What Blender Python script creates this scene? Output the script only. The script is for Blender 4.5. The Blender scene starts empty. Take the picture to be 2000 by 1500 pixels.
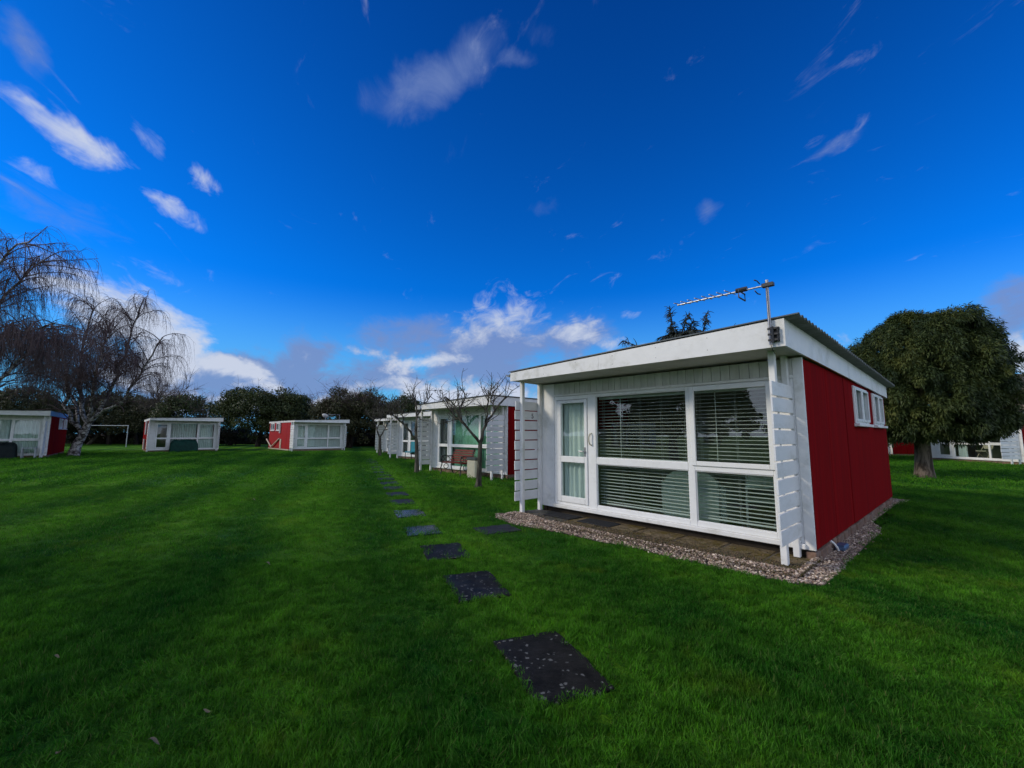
import bpy, bmesh, math, random
import numpy as np
from mathutils import Vector, Matrix
R = math.radians
random.seed(7)
rng = np.random.default_rng(11)
S = bpy.context.scene
COL = S.collection

# ------------------------------------------------------------------ camera
CAM_H, F_PX, PITCH, ROLL = 1.5, 834.05, 0.1155, 0.0041
cam = bpy.data.cameras.new("camera")
cam.sensor_width = 36.0
cam.sensor_fit = 'HORIZONTAL'
cam.lens = F_PX / 2000 * 36
cam.clip_start, cam.clip_end = 0.05, 2000
camo = bpy.data.objects.new("camera", cam)
COL.objects.link(camo)
cp, sp, cr, sr = math.cos(PITCH), math.sin(PITCH), math.cos(ROLL), math.sin(ROLL)
Fv, Uv, Rv = Vector((0, cp, sp)), Vector((0, -sp, cp)), Vector((1, 0, 0))
R2, U2 = Rv * cr + Uv * sr, Uv * cr - Rv * sr
M4 = Matrix.Identity(4)
for i in range(3):
    M4[i][0], M4[i][1], M4[i][2] = R2[i], U2[i], -Fv[i]
M4[0][3], M4[1][3], M4[2][3] = 0, 0, CAM_H
camo.matrix_world = M4
S.camera = camo

def ray(px, py):
    a, b = px - 1000, py - 750
    x, y = a * cr + b * sr, -a * sr + b * cr
    X, Z = x / F_PX, -y / F_PX
    return np.array([X, cp - Z * sp, sp + Z * cp])
def gnd(px, py, z=0.0):
    d = ray(px, py); t = (z - CAM_H) / d[2]
    return float(d[0] * t), float(d[1] * t)
def azel(px, py):
    d = ray(px, py)
    return math.atan2(d[0], d[1]), math.asin(d[2] / np.linalg.norm(d))

# ------------------------------------------------------------------ sky, sun, exposure
SUN_AZ, SUN_EL = R(-97), R(30)          # clockwise from +Y seen from above
world = bpy.data.worlds.new("World")
S.world = world
world.use_nodes = True
nt = world.node_tree
nt.nodes.clear()
class NT:
    def __init__(s, t): s.t = t
    def n(s, typ, **kw):
        nd = s.t.nodes.new(typ)
        for k, v in kw.items(): setattr(nd, k, v)
        return nd
    def put(s, sock, v):
        if isinstance(v, bpy.types.NodeSocket): s.t.links.new(v, sock)
        else: sock.default_value = v
    def m(s, op, a, b=0.0, c=None, clamp=False):
        nd = s.n('ShaderNodeMath', operation=op, use_clamp=clamp)
        s.put(nd.inputs[0], a); s.put(nd.inputs[1], b)
        if c is not None: s.put(nd.inputs[2], c)
        return nd.outputs[0]
    def vm(s, op, a, b=None, out=0):
        nd = s.n('ShaderNodeVectorMath', operation=op)
        s.put(nd.inputs[0], a)
        if b is not None: s.put(nd.inputs[1], b)
        return nd.outputs[out]
    def comb(s, x, y, z=0.0):
        nd = s.n('ShaderNodeCombineXYZ')
        for i, v in enumerate((x, y, z)): s.put(nd.inputs[i], v)
        return nd.outputs[0]
    def smooth(s, v, lo, hi, a=0.0, b=1.0):
        nd = s.n('ShaderNodeMapRange', interpolation_type='SMOOTHSTEP')
        for i, q in enumerate((v, lo, hi, a, b)): s.put(nd.inputs[i], q)
        return nd.outputs[0]
    def lin(s, v, lo, hi, a=0.0, b=1.0):
        nd = s.n('ShaderNodeMapRange', clamp=True)
        for i, q in enumerate((v, lo, hi, a, b)): s.put(nd.inputs[i], q)
        return nd.outputs[0]
    def mix(s, f, a, b, mode='MIX'):
        nd = s.n('ShaderNodeMix', data_type='RGBA', blend_type=mode)
        s.put(nd.inputs[0], f)
        for i, q in ((6, a), (7, b)):
            s.put(nd.inputs[i], q if isinstance(q, bpy.types.NodeSocket) else (*q[:3], 1.0))
        return nd.outputs[2]
    def noise(s, vec, scale, detail=4.0, rough=0.55, dist=0.0, out=0, lac=2.0):
        nd = s.n('ShaderNodeTexNoise')
        if vec is not None: s.put(nd.inputs['Vector'], vec)
        nd.inputs['Scale'].default_value = scale; nd.inputs['Detail'].default_value = detail
        nd.inputs['Roughness'].default_value = rough; nd.inputs['Distortion'].default_value = dist
        nd.inputs['Lacunarity'].default_value = lac
        return nd.outputs[out]
W = NT(nt)
sky = W.n('ShaderNodeTexSky', sky_type='NISHITA', sun_disc=False)
sky.sun_elevation, sky.sun_rotation = SUN_EL, SUN_AZ
sky.air_density, sky.dust_density, sky.ozone_density = 1.0, 0.6, 3.0
SKY_STRENGTH = 0.10
SKY_TINT = (0.010, 0.40, 1.16)
skyc = W.mix(1.0, sky.outputs[0], SKY_TINT, 'MULTIPLY')
gen = W.n('ShaderNodeTexCoord').outputs['Generated']
sep = W.n('ShaderNodeSeparateXYZ'); W.put(sep.inputs[0], gen)
dx, dy, dz = sep.outputs
az = W.m('ARCTAN2', dx, dy)
el = W.m('ARCSINE', dz)
ae = W.comb(az, el)
skyc = W.mix(1.0, skyc, W.comb(*[W.lin(el, .86, .34, 1.0, g) for g in (1.0, 1.58, 1.42)]), 'MULTIPLY')   # deep polarised blue overhead
hz = W.m('MULTIPLY', W.smooth(el, .33, .05), .92)
skyc = W.mix(hz, skyc, (.13 / SKY_STRENGTH, .45 / SKY_STRENGTH, .78 / SKY_STRENGTH))                       # pale cyan towards the horizon
# cloud texture lives on a plane high above the ground
inv = W.m('DIVIDE', 1.0, W.m('ADD', W.m('MAXIMUM', dz, 0.0), 0.16))
plane = W.comb(W.m('MULTIPLY', dx, inv), W.m('MULTIPLY', dy, inv))
warp = W.vm('SUBTRACT', W.noise(ae, 6.0, 5, 0.6, out=1), (0.5, 0.5, 0.5))
wsc = W.n('ShaderNodeVectorMath', operation='SCALE'); W.put(wsc.inputs[0], warp); wsc.inputs[3].default_value = 0.09
aew = W.vm('ADD', ae, wsc.outputs[0])
wa = R(-15)                                                         # the clouds are drawn out along the wind
px_, py_ = W.m('MULTIPLY', dx, inv), W.m('MULTIPLY', dy, inv)
across = W.m('SUBTRACT', W.m('MULTIPLY', px_, math.cos(wa)), W.m('MULTIPLY', py_, math.sin(wa)))
along_ = W.m('ADD', W.m('MULTIPLY', px_, math.sin(wa)), W.m('MULTIPLY', py_, math.cos(wa)))
streak = W.noise(W.comb(across, W.m('MULTIPLY', along_, .50)), 8.0, 10, 0.62, 0.9)
puff = W.noise(W.comb(az, W.m('MULTIPLY', el, 1.5)), 9.0, 10, 0.62, 0.3)
hi_ = W.smooth(el, .14, .34)
fine = W.m('ADD', W.m('MULTIPLY', puff, W.m('SUBTRACT', 1.0, W.m('MULTIPLY', hi_, .85))), W.m('MULTIPLY', streak, W.m('MULTIPLY', hi_, .85)))
big = W.noise(plane, 1.1, 7, 0.6, 0.3)
def blob(cx, cy, ax, ay, half, wt=1.0):
    """elliptic cloud area given in photograph pixels: centre, tip of the long axis, half width; stored as compass direction + elevation"""
    c = np.array(azel(cx, cy)); a = np.array(azel(ax, ay)) - c
    L = math.hypot(ax - cx, ay - cy); nx, ny = -(ay - cy) / L, (ax - cx) / L
    b = np.array(azel(cx + nx * half, cy + ny * half)) - c
    Mi = np.linalg.inv(np.column_stack([a, b]))
    p = W.vm('SUBTRACT', aew, (float(c[0]), float(c[1]), 0.0))
    s_ = W.vm('DOT_PRODUCT', p, (float(Mi[0, 0]), float(Mi[0, 1]), 0), out=1)
    t_ = W.vm('DOT_PRODUCT', p, (float(Mi[1, 0]), float(Mi[1, 1]), 0), out=1)
    d = W.m('SQRT', W.m('ADD', W.m('MULTIPLY', s_, s_), W.m('MULTIPLY', t_, t_)))
    return W.m('MULTIPLY', W.smooth(d, 1.75, 0.0), wt)
def layer(blobs):
    acc = None
    for b in blobs:
        v = blob(*b)
        acc = v if acc is None else W.m('MAXIMUM', acc, v)
    return acc
white_b = [(140, 258, 262, 333, 27, 1.05), (60, 195, 130, 225, 16, .75), (330, 400, 390, 443, 19, .9), (395, 347, 418, 375, 22, .8), (300, 265, 340, 315, 20, .6),
           (55, 318, 110, 342, 22, .6), (300, 650, 470, 725, 60, 1.12), (180, 575, 320, 650, 48, 1.0), (420, 705, 540, 738, 34, .9), (300, 725, 380, 740, 46, .75), (985, 618, 1070, 602, 44, .80), (925, 650, 985, 640, 34, .62),
           (1110, 645, 1190, 632, 28, .62), (1235, 612, 1275, 606, 14, .55), (830, 710, 905, 708, 16, .85), (900, 772, 1060, 775, 30, .95), (700, 785, 860, 790, 24, .8), (430, 785, 600, 790, 18, .55), (730, 690, 800, 695, 14, .45),
           (1240, 690, 1400, 720, 30, .5), (2040, 700, 2110, 740, 50, .8), (330, 560, 400, 600, 22, .35), (525, 745, 560, 735, 16, .55), (470, 750, 500, 745, 14, .5)]
viol_b = [(35, 60, 85, 130, 42, .75), (850, 150, 975, 70, 66, .90), (1010, 120, 1060, 108, 24, .6), (1060, 60, 1100, 50, 46, .38), (120, 400, 330, 480, 62, .50), (60, 380, 170, 430, 60, .52),
          (1640, 283, 1710, 252, 15, .55), (1380, 414, 1408, 394, 26, .72), (1600, 230, 1740, 180, 40, .30), (1060, 400, 1110, 385, 22, .40), (900, 290, 980, 250, 40, .34),
          (480, 745, 720, 750, 66, 1.25), (380, 720, 520, 745, 46, 1.0), (600, 700, 660, 680, 50, .9), (800, 660, 930, 650, 48, .85), (760, 735, 880, 740, 44, .85), (950, 690, 1080, 640, 84, 1.1),
          (1100, 660, 1220, 645, 46, .95), (1985, 600, 2090, 590, 60, 1.0), (240, 570, 262, 540, 40, .5), (330, 690, 420, 730, 40, .6), (960, 745, 1150, 760, 40, .7)]
fz = W.m('SUBTRACT', fine, 0.5)
behind = W.smooth(W.m('ABSOLUTE', az), 0.98, 1.6)                 # unseen cloud away from the clear half, made fuller and brighter as fill
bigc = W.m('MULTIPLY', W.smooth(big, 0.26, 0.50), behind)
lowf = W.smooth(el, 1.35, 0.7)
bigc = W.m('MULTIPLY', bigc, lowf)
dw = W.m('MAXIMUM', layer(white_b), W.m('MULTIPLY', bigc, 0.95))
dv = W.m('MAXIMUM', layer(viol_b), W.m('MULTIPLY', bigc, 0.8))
amp = W.lin(hi_, 0.0, 1.0, 2.7, 2.5)
fz = W.m('MULTIPLY', fz, amp)
dw = W.smooth(W.m('ADD', dw, fz), 0.24, W.lin(hi_, 0.0, 1.0, .82, 1.25))
dv = W.smooth(W.m('ADD', dv, W.m('MULTIPLY', fz, W.lin(hi_, 0.0, 1.0, .85, .5))), W.lin(hi_, 0.0, 1.0, .22, .30), W.lin(hi_, 0.0, 1.0, .85, 1.25))
k = 1.0 / SKY_STRENGTH
c1 = W.mix(W.m('MULTIPLY', dv, 0.85), skyc, (0.175 * k, 0.25 * k, 0.49 * k))
cb_ = W.lin(behind, 0.0, 1.0, .92, 1.5)  # out-of-view cloud brightened beyond the visible one to whiten the ambient light
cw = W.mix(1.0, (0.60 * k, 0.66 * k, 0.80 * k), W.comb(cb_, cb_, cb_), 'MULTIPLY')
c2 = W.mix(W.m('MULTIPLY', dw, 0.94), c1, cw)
bg = W.n('ShaderNodeBackground')
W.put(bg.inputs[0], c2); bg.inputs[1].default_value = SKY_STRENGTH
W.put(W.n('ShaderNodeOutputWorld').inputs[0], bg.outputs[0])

sl = bpy.data.lights.new("sun", 'SUN')
sl.energy, sl.angle, sl.color = 1.9, R(13.0), (1.0, 0.90, 0.74)
slo = bpy.data.objects.new("sun", sl)
COL.objects.link(slo)
sd = Vector((math.sin(SUN_AZ) * math.cos(SUN_EL), math.cos(SUN_AZ) * math.cos(SUN_EL), math.sin(SUN_EL)))
slo.rotation_euler = sd.to_track_quat('Z', 'Y').to_euler()
vs = S.view_settings
vs.view_transform, vs.look, vs.gamma, vs.exposure = 'Standard', 'None', 1.0, 0.12
vs.use_curve_mapping = False
S.cycles.max_bounces = 8
S.cycles.transparent_max_bounces = 24
S.cycles.sample_clamp_indirect = 4.0

# ------------------------------------------------------------------ object helpers
def tag(o, label=None, cat=None, group=None, kind=None):
    for kk, v in (('label', label), ('category', cat), ('group', group), ('kind', kind)):
        if v: o[kk] = v
    return o
def link(name, data, mat=None, parent=None, loc=None):
    o = bpy.data.objects.new(name, data)
    COL.objects.link(o)
    if mat is not None and data is not None and not data.materials: data.materials.append(mat)
    if parent: o.parent = parent
    if loc: o.location = loc
    return o
def thing(name, label, cat, loc=(0, 0, 0), rz=0.0, group=None):
    o = bpy.data.objects.new(name, None); COL.objects.link(o)
    o.empty_display_size = .2; o.location = loc; o.rotation_euler = (0, 0, rz)
    return tag(o, label, cat, group)
def mesh_np(name, V, Fc, smooth=False):
    """V (n,3), Fc list of (m,k) integer arrays"""
    me = bpy.data.meshes.new(name)
    V = np.ascontiguousarray(V, np.float32)
    if not isinstance(Fc, (list, tuple)): Fc = [Fc]
    Fc = [np.asarray(f, np.int32) for f in Fc if len(f)]
    me.vertices.add(len(V)); me.vertices.foreach_set('co', V.ravel())
    idx = np.concatenate([f.ravel() for f in Fc])
    tot = np.concatenate([np.full(len(f), f.shape[1], np.int32) for f in Fc])
    st = np.concatenate([[0], np.cumsum(tot)[:-1]]).astype(np.int32)
    me.loops.add(len(idx)); me.loops.foreach_set('vertex_index', idx)
    me.polygons.add(len(tot)); me.polygons.foreach_set('loop_start', st)
    me.polygons.foreach_set('use_smooth', np.full(len(tot), smooth, bool))
    me.update(calc_edges=True); me.validate()
    return me
_boxc = {}
def boxmesh(sx, sy, sz, ch=0.004):
    key = (round(sx, 4), round(sy, 4), round(sz, 4), ch)
    if key in _boxc: return _boxc[key].copy()
    ch = min(ch, sx * .3, sy * .3, sz * .3)
    bm = bmesh.new()
    for x in (-1, 1):
        for y in (-1, 1):
            for z in (-1, 1):
                a, b, c = sx / 2, sy / 2, sz / 2
                bm.verts.new((x * a, y * (b - ch), z * (c - ch)))
                bm.verts.new((x * (a - ch), y * b, z * (c - ch)))
                bm.verts.new((x * (a - ch), y * (b - ch), z * c))
    bmesh.ops.convex_hull(bm, input=bm.verts)
    bmesh.ops.dissolve_limit(bm, angle_limit=0.01, verts=bm.verts, edges=bm.edges)
    me = bpy.data.meshes.new("box"); bm.to_mesh(me); bm.free()
    _boxc[key] = me
    return me.copy()
_shared = {}
def box(name, lo, hi, mat, parent=None, ch=0.004):
    """a box part from its two corners, in the parent's own coordinates; alike pieces share mesh data"""
    s = [hi[i] - lo[i] for i in range(3)]
    key = (round(s[0], 4), round(s[1], 4), round(s[2], 4), ch, mat.name)
    me = _shared.get(key)
    if me is None:
        me = _shared[key] = boxmesh(*s, ch); me.name = name; me.materials.append(mat)
    return link(name, me, None, parent, tuple((hi[i] + lo[i]) / 2 for i in range(3)))
class MB:
    """collects shapes for one mesh"""
    def __init__(s): s.V, s.F, s.n = [], {}, 0
    def add(s, V, *Fs):
        V = np.asarray(V, float)
        for f in Fs:
            f = np.asarray(f, int)
            if f.ndim == 1: f = f[None]
            if len(f): s.F.setdefault(f.shape[1], []).append(f + s.n)
        s.V.append(V); s.n += len(V)
    def box(s, lo, hi, ch=0.003):
        me = boxmesh(*[hi[i] - lo[i] for i in range(3)], ch)
        c = np.array([(hi[i] + lo[i]) / 2 for i in range(3)])
        V = np.array([v.co[:] for v in me.vertices]) + c
        by = {}
        for p in me.polygons: by.setdefault(len(p.vertices), []).append(list(p.vertices))
        s.add(V, *[np.array(v) for v in by.values()])
        bpy.data.meshes.remove(me)
    def obox(s, c, dims, rot, ch=0.003):
        me = boxmesh(*dims, ch)
        V = np.array([(rot @ v.co)[:] for v in me.vertices]) + np.array(c)
        by = {}
        for p in me.polygons: by.setdefault(len(p.vertices), []).append(list(p.vertices))
        s.add(V, *[np.array(v) for v in by.values()])
        bpy.data.meshes.remove(me)
    def tube(s, pts, rad, sides=8, cap=True):
        P = np.asarray(pts, float)[None]
        r = np.broadcast_to(np.asarray(rad, float), (P.shape[1],))[None]
        V, Fq = tubes(P, r, sides)
        s.add(V, Fq)
        if cap:
            m = P.shape[1]
            s.add(V[:sides], [list(range(sides))[::-1]]); s.add(V[(m - 1) * sides:m * sides], [list(range(sides))])
    def mesh(s, name, smooth=False):
        return mesh_np(name, np.concatenate(s.V), [np.concatenate(v) for v in s.F.values()], smooth)
    def build(s, name, mat, parent=None, loc=None, smooth=False):
        return link(name, s.mesh(name, smooth), mat, parent, loc)
def tubes(P, Rr, sides):
    """many tubes at once: P (N,K,3) points, Rr (N,K) radii"""
    N, K, _ = P.shape
    T = np.empty_like(P)
    T[:, 1:-1] = P[:, 2:] - P[:, :-2]; T[:, 0] = P[:, 1] - P[:, 0]; T[:, -1] = P[:, -1] - P[:, -2]
    T /= np.linalg.norm(T, axis=2, keepdims=True) + 1e-9
    mean = P[:, -1] - P[:, 0]; mean /= np.linalg.norm(mean, axis=1, keepdims=True) + 1e-9
    ref = np.where(np.abs(mean[:, 2:3]) > .8, np.array([[1., 0, 0]]), np.array([[0, 0, 1.]]))[:, None, :]
    A = np.cross(T, ref); A /= np.linalg.norm(A, axis=2, keepdims=True) + 1e-9
    B = np.cross(T, A)
    th = np.arange(sides) / sides * 2 * math.pi
    V = P[:, :, None, :] + Rr[:, :, None, None] * (A[:, :, None, :] * np.cos(th)[None, None, :, None] + B[:, :, None, :] * np.sin(th)[None, None, :, None])
    base = (np.arange(N)[:, None, None] * K + np.arange(K - 1)[None, :, None]) * sides
    j = np.arange(sides)[None, None, :]; j2 = (j + 1) % sides
    Fq = np.stack([base + j, base + j2, base + sides + j2, base + sides + j], -1).reshape(-1, 4)
    return V.reshape(-1, 3), Fq

# ------------------------------------------------------------------ materials
def mat_new(name):
    m = bpy.data.materials.new(name); m.use_nodes = True
    t = m.node_tree; t.nodes.clear()
    N = NT(t)
    b = N.n('ShaderNodeBsdfPrincipled'); o = N.n('ShaderNodeOutputMaterial')
    t.links.new(b.outputs[0], o.inputs[0])
    return m, N, b, o
def paint(name, col, rough=.5, var=.12, scale=3.0, stretch=(1, 1, 1), bump=.15, bscale=40, dirt=None, dirt_amt=.0, metal=0.0, spec=.5, dirt_scale=2.2):
    m, N, b, o = mat_new(name)
    co = N.n('ShaderNodeTexCoord').outputs['Object']
    info = N.n('ShaderNodeObjectInfo').outputs['Random']
    mp = N.n('ShaderNodeMapping'); N.put(mp.inputs[0], co); mp.inputs[3].default_value = stretch
    off = N.comb(N.m('MULTIPLY', info, 37.0), N.m('MULTIPLY', info, 11.0), 0.0)
    v = N.vm('ADD', mp.outputs[0], off)
    n1 = N.noise(v, scale, 6, .6)
    lo = tuple(c * (1 - var) for c in col); hi = tuple(min(1, c * (1 + var)) for c in col)
    c = N.mix(N.lin(n1, .3, .7), lo, hi)
    if dirt:
        n2 = N.noise(v, dirt_scale, 8, .7)
        c = N.mix(N.m('MULTIPLY', N.smooth(n2, .48, .72), dirt_amt), c, dirt)
    N.put(b.inputs['Base Color'], c)
    N.put(b.inputs['Roughness'], N.lin(n1, .25, .75, max(0, rough - .08), min(1, rough + .08)))
    b.inputs['Metallic'].default_value = metal
    b.inputs['Specular IOR Level'].default_value = spec
    if bump:
        bp = N.n('ShaderNodeBump'); bp.inputs['Strength'].default_value = bump; bp.inputs['Distance'].default_value = .01
        N.put(bp.inputs['Height'], N.noise(v, bscale, 5, .6)); N.put(b.inputs['Normal'], bp.outputs[0])
    return m
MT = {}
MT['white'] = paint('white_paint', (.74, .73, .70), .5, .05, 6, (1, 1, 1), .12, 60, (.36, .35, .27), .55)
MT['slat'] = paint('white_slat_paint', (.72, .72, .71), .55, .06, 5, (1, .35, 1), .25, 45, (.36, .35, .27), .55)
MT['upvc'] = paint('white_plastic_frame', (.78, .78, .76), .3, .03, 5, (1, 1, 1), .02, 60, (.5, .48, .42), .15)
MT['header'] = paint('weathered_white_boards', (.58, .58, .53), .7, .15, 9, (1, 1, .2), .3, 60, (.28, .28, .24), .45)
MT['soffit'] = paint('grey_soffit', (.44, .43, .39), .75, .12, 4, (1, 1, 1), .2, 30, (.22, .22, .18), .5)
MT['red'] = paint('dark_red_stain', (.20, .0050, .0060), .9, .22, 14, (1, 1, .04), .5, 26, (.11, .006, .007), .75, spec=.02, dirt_scale=5)
MT['redsunlit'] = paint('sunlit_red_stain', (.33, .006, .008), .75, .2, 14, (1, 1, .04), .4, 26, (.14, .004, .006), .4, spec=.25)  # brighter copy of the wall red with sunlight put into the colour
MT['sheet'] = paint('corrugated_sheet', (.13, .14, .13), .75, .25, 4, (1, 1, 1), .3, 40, (.07, .08, .05), .6)
MT['felt'] = paint('roofing_felt', (.05, .052, .055), .9, .2, 5)
MT['dark'] = paint('dark_interior', (.34, .32, .27), .8, .2, 3)
MT['carpet'] = paint('interior_floor', (.22, .20, .16), .9, .2, 6)
MT['blind'] = paint('white_blind_slats', (.62, .62, .585), .45, .03, 5, bump=0)
MT['curtain'] = paint('net_curtain', (.62, .66, .64), .9, .07, 3, (3, 1, .3), .1, 80)
MT['greencurtain'] = paint('green_curtain', (.17, .37, .26), .85, .35, 2.6, (1, 1, 1), .2, 40, (.07, .22, .12), .75, dirt_scale=5)
MT['darkcurtain'] = paint('grey_net_curtain', (.075, .08, .085), .9, .15, 3, (3, 1, .3))
MT['chair'] = paint('pale_green_wicker', (.38, .47, .44), .8, .15, 30, (1, 1, 1), .5, 90)
MT['steel'] = paint('galvanised_steel', (.34, .34, .35), .42, .2, 12, metal=.9)
MT['blackmetal'] = paint('black_painted_iron', (.018, .018, .018), .5, .3, 12)
MT['alu'] = paint('aluminium_rod', (.55, .56, .58), .35, .15, 12, metal=.8)
MT['brick'] = paint('old_brick', (.20, .125, .09), .9, .35, 8, (1, 1, 1), .8, 45, (.26, .24, .20), .6, spec=.2)
MT['shadeplinth'] = paint('shadow_gap_base_course', (.03, .024, .018), .9, .3, 8, spec=.1)  # dark tone stands in for the shadow gap below the sill
MT['mat'] = paint('black_rubber_mat', (.016, .016, .017), .85, .3, 30, (1, 1, 1), .8, 120)
MT['benchwood'] = paint('red_brown_stained_wood', (.13, .018, .010), .6, .25, 10, (.15, 1, 1), .2, 40, spec=.2)
MT['cream'] = paint('cream_plastic', (.52, .49, .37), .55, .08, 6)
MT['lidgrey'] = paint('dark_lid', (.05, .06, .055), .5, .2, 6)
MT['teal'] = paint('teal_fabric', (.03, .25, .30), .8, .15, 8)
MT['tarp'] = paint('dark_green_tarpaulin', (.008, .045, .032), .6, .3, 5, (1, 1, 1), .4, 14, spec=.12)
MT['blackcover'] = paint('black_garden_cover', (.012, .018, .018), .6, .3, 5, (1, 1, 1), .4, 14, spec=.12)
MT['greymetal'] = paint('grey_white_metal', (.42, .45, .46), .5, .12, 8)
MT['creamboard'] = paint('cream_board', (.56, .47, .36), .6, .12, 6)
MT['skyreflect'] = paint('sky_reflection_board', (.12, .33, .62), .5, .15, 5, bump=.1)  # blue of the reflected sky put into the board's colour
MT['tile'] = paint('brown_roof_tile', (.085, .062, .048), .85, .4, 9, (1, 1, 1), .5, 30, (.12, .11, .08), .5)
MT['brickwall'] = paint('pale_brick_wall', (.26, .2, .15), .9, .2, 7)
MT['ink'] = paint('black_lettering', (.02, .02, .02), .5, .1, 5, bump=0)
MT['bluebox'] = paint('blue_grey_plastic', (.06, .10, .17), .4, .2, 8)

def glass_mat(name, tint=(.9, .95, .93)):
    m, N, b, o = mat_new(name)
    t = m.node_tree; t.nodes.remove(b)
    tr = N.n('ShaderNodeBsdfTransparent'); tr.inputs[0].default_value = (*tint, 1)
    gl = N.n('ShaderNodeBsdfGlossy'); gl.inputs['Roughness'].default_value = 0.0
    gl.inputs['Color'].default_value = (1, 1, 1, 1)
    bp = N.n('ShaderNodeBump'); bp.inputs['Strength'].default_value = .02; bp.inputs['Distance'].default_value = .05
    N.put(bp.inputs['Height'], N.noise(N.n('ShaderNodeTexCoord').outputs['Object'], 1.3, 2)); t.links.new(bp.outputs[0], gl.inputs['Normal'])
    ge = N.n('ShaderNodeNewGeometry')                         # Schlick reflection, the same from both faces of the pane
    cs = N.m('ABSOLUTE', N.vm('DOT_PRODUCT', ge.outputs['Incoming'], ge.outputs['Normal'], out=1))
    f = N.m('ADD', N.m('MULTIPLY', N.m('POWER', N.m('SUBTRACT', 1.0, cs), 5.0), .95), .052, clamp=True)
    mx = N.n('ShaderNodeMixShader'); N.put(mx.inputs[0], f)
    t.links.new(tr.outputs[0], mx.inputs[1]); t.links.new(gl.outputs[0], mx.inputs[2]); t.links.new(mx.outputs[0], o.inputs[0])
    return m
MT['glass'] = glass_mat('window_glass')

def plant_mat(name, cols, rough=.6, trans=.25, scale=.8, spec=.3):
    """leaves: colour varies leaf to leaf and clump to clump"""
    m, N, b, o = mat_new(name)
    t = m.node_tree
    at = N.n('ShaderNodeAttribute'); at.attribute_name = 'rnd'
    pos = N.n('ShaderNodeNewGeometry').outputs['Position']
    n1 = N.noise(pos, scale, 3, .6)
    f = N.m('ADD', N.m('MULTIPLY', at.outputs['Fac'], .55), N.m('MULTIPLY', N.lin(n1, .3, .7), .45))
    rp = N.n('ShaderNodeValToRGB'); N.put(rp.inputs[0], f)
    cr_ = rp.color_ramp
    while len(cr_.elements) < len(cols): cr_.elements.new(.5)
    for i, c in enumerate(cols):
        cr_.elements[i].position = i / (len(cols) - 1); cr_.elements[i].color = (*c, 1)
    N.put(b.inputs['Base Color'], rp.outputs[0])
    b.inputs['Roughness'].default_value = rough; b.inputs['Specular IOR Level'].default_value = spec
    tl = N.n('ShaderNodeBsdfTranslucent'); N.put(tl.inputs[0], rp.outputs[0])
    mx = N.n('ShaderNodeMixShader'); mx.inputs[0].default_value = trans
    t.links.new(b.outputs[0], mx.inputs[1]); t.links.new(tl.outputs[0], mx.inputs[2]); t.links.new(mx.outputs[0], o.inputs[0])
    return m
MT['conifer'] = plant_mat('conifer_foliage', [(.009, .019, .007), (.026, .045, .012), (.068, .090, .020), (.190, .190, .042)], .6, .15, 1.1)
MT['cedar'] = plant_mat('cedar_foliage', [(.020, .026, .018), (.034, .040, .026), (.052, .056, .036)], .6, .12, 1.1)
MT['ever'] = plant_mat('evergreen_leaves', [(.018, .026, .010), (.036, .044, .016), (.062, .062, .024), (.10, .088, .034)], .55, .12, .35)
MT['ever2'] = plant_mat('ivy_leaves', [(.020, .032, .010), (.044, .062, .016), (.080, .095, .024)], .5, .12, .4)
MT['hedge'] = plant_mat('hedge_leaves', [(.014, .014, .008), (.028, .026, .014), (.046, .038, .020)], .6, .1, .5)
MT['twig'] = plant_mat('bare_twigs', [(.050, .030, .030), (.10, .066, .064), (.17, .125, .12)], .85, 0.0, .8)
MT['paletwig'] = plant_mat('pale_bare_twigs', [(.05, .04, .032), (.09, .075, .06), (.13, .11, .09)], .85, 0.0, .8)

def bark_mat(name, base, dark, scale=6, birch=False):
    m, N, b, o = mat_new(name)
    pos = N.n('ShaderNodeNewGeometry').outputs['Position']
    mp = N.n('ShaderNodeMapping'); N.put(mp.inputs[0], pos); mp.inputs[3].default_value = (1, 1, 1.6 if birch else .25)
    n1 = N.noise(mp.outputs[0], scale, 6, .65, .5)
    c = N.mix(N.smooth(n1, .42, .62), dark, base)
    if birch:                                               # thin limbs and twigs are dark, thick stems are white
        at = N.n('ShaderNodeAttribute'); at.attribute_name = 'rnd'
        c = N.mix(at.outputs['Fac'], (.045, .028, .024), c)
    N.put(b.inputs['Base Color'], c); b.inputs['Roughness'].default_value = .85; b.inputs['Specular IOR Level'].default_value = .2
    bp = N.n('ShaderNodeBump'); bp.inputs['Strength'].default_value = .8; bp.inputs['Distance'].default_value = .03
    N.put(bp.inputs['Height'], n1); N.put(b.inputs['Normal'], bp.outputs[0])
    return m
MT['birch'] = bark_mat('birch_bark', (.50, .47, .43), (.05, .04, .035), 5, True)
MT['bark'] = bark_mat('brown_bark', (.19, .15, .115), (.05, .038, .028), 7)
MT['darkbark'] = bark_mat('dark_bark', (.05, .04, .032), (.018, .014, .012), 9)
MT['palebark'] = bark_mat('pale_lichen_bark', (.13, .12, .085), (.035, .03, .025), 9)

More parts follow.
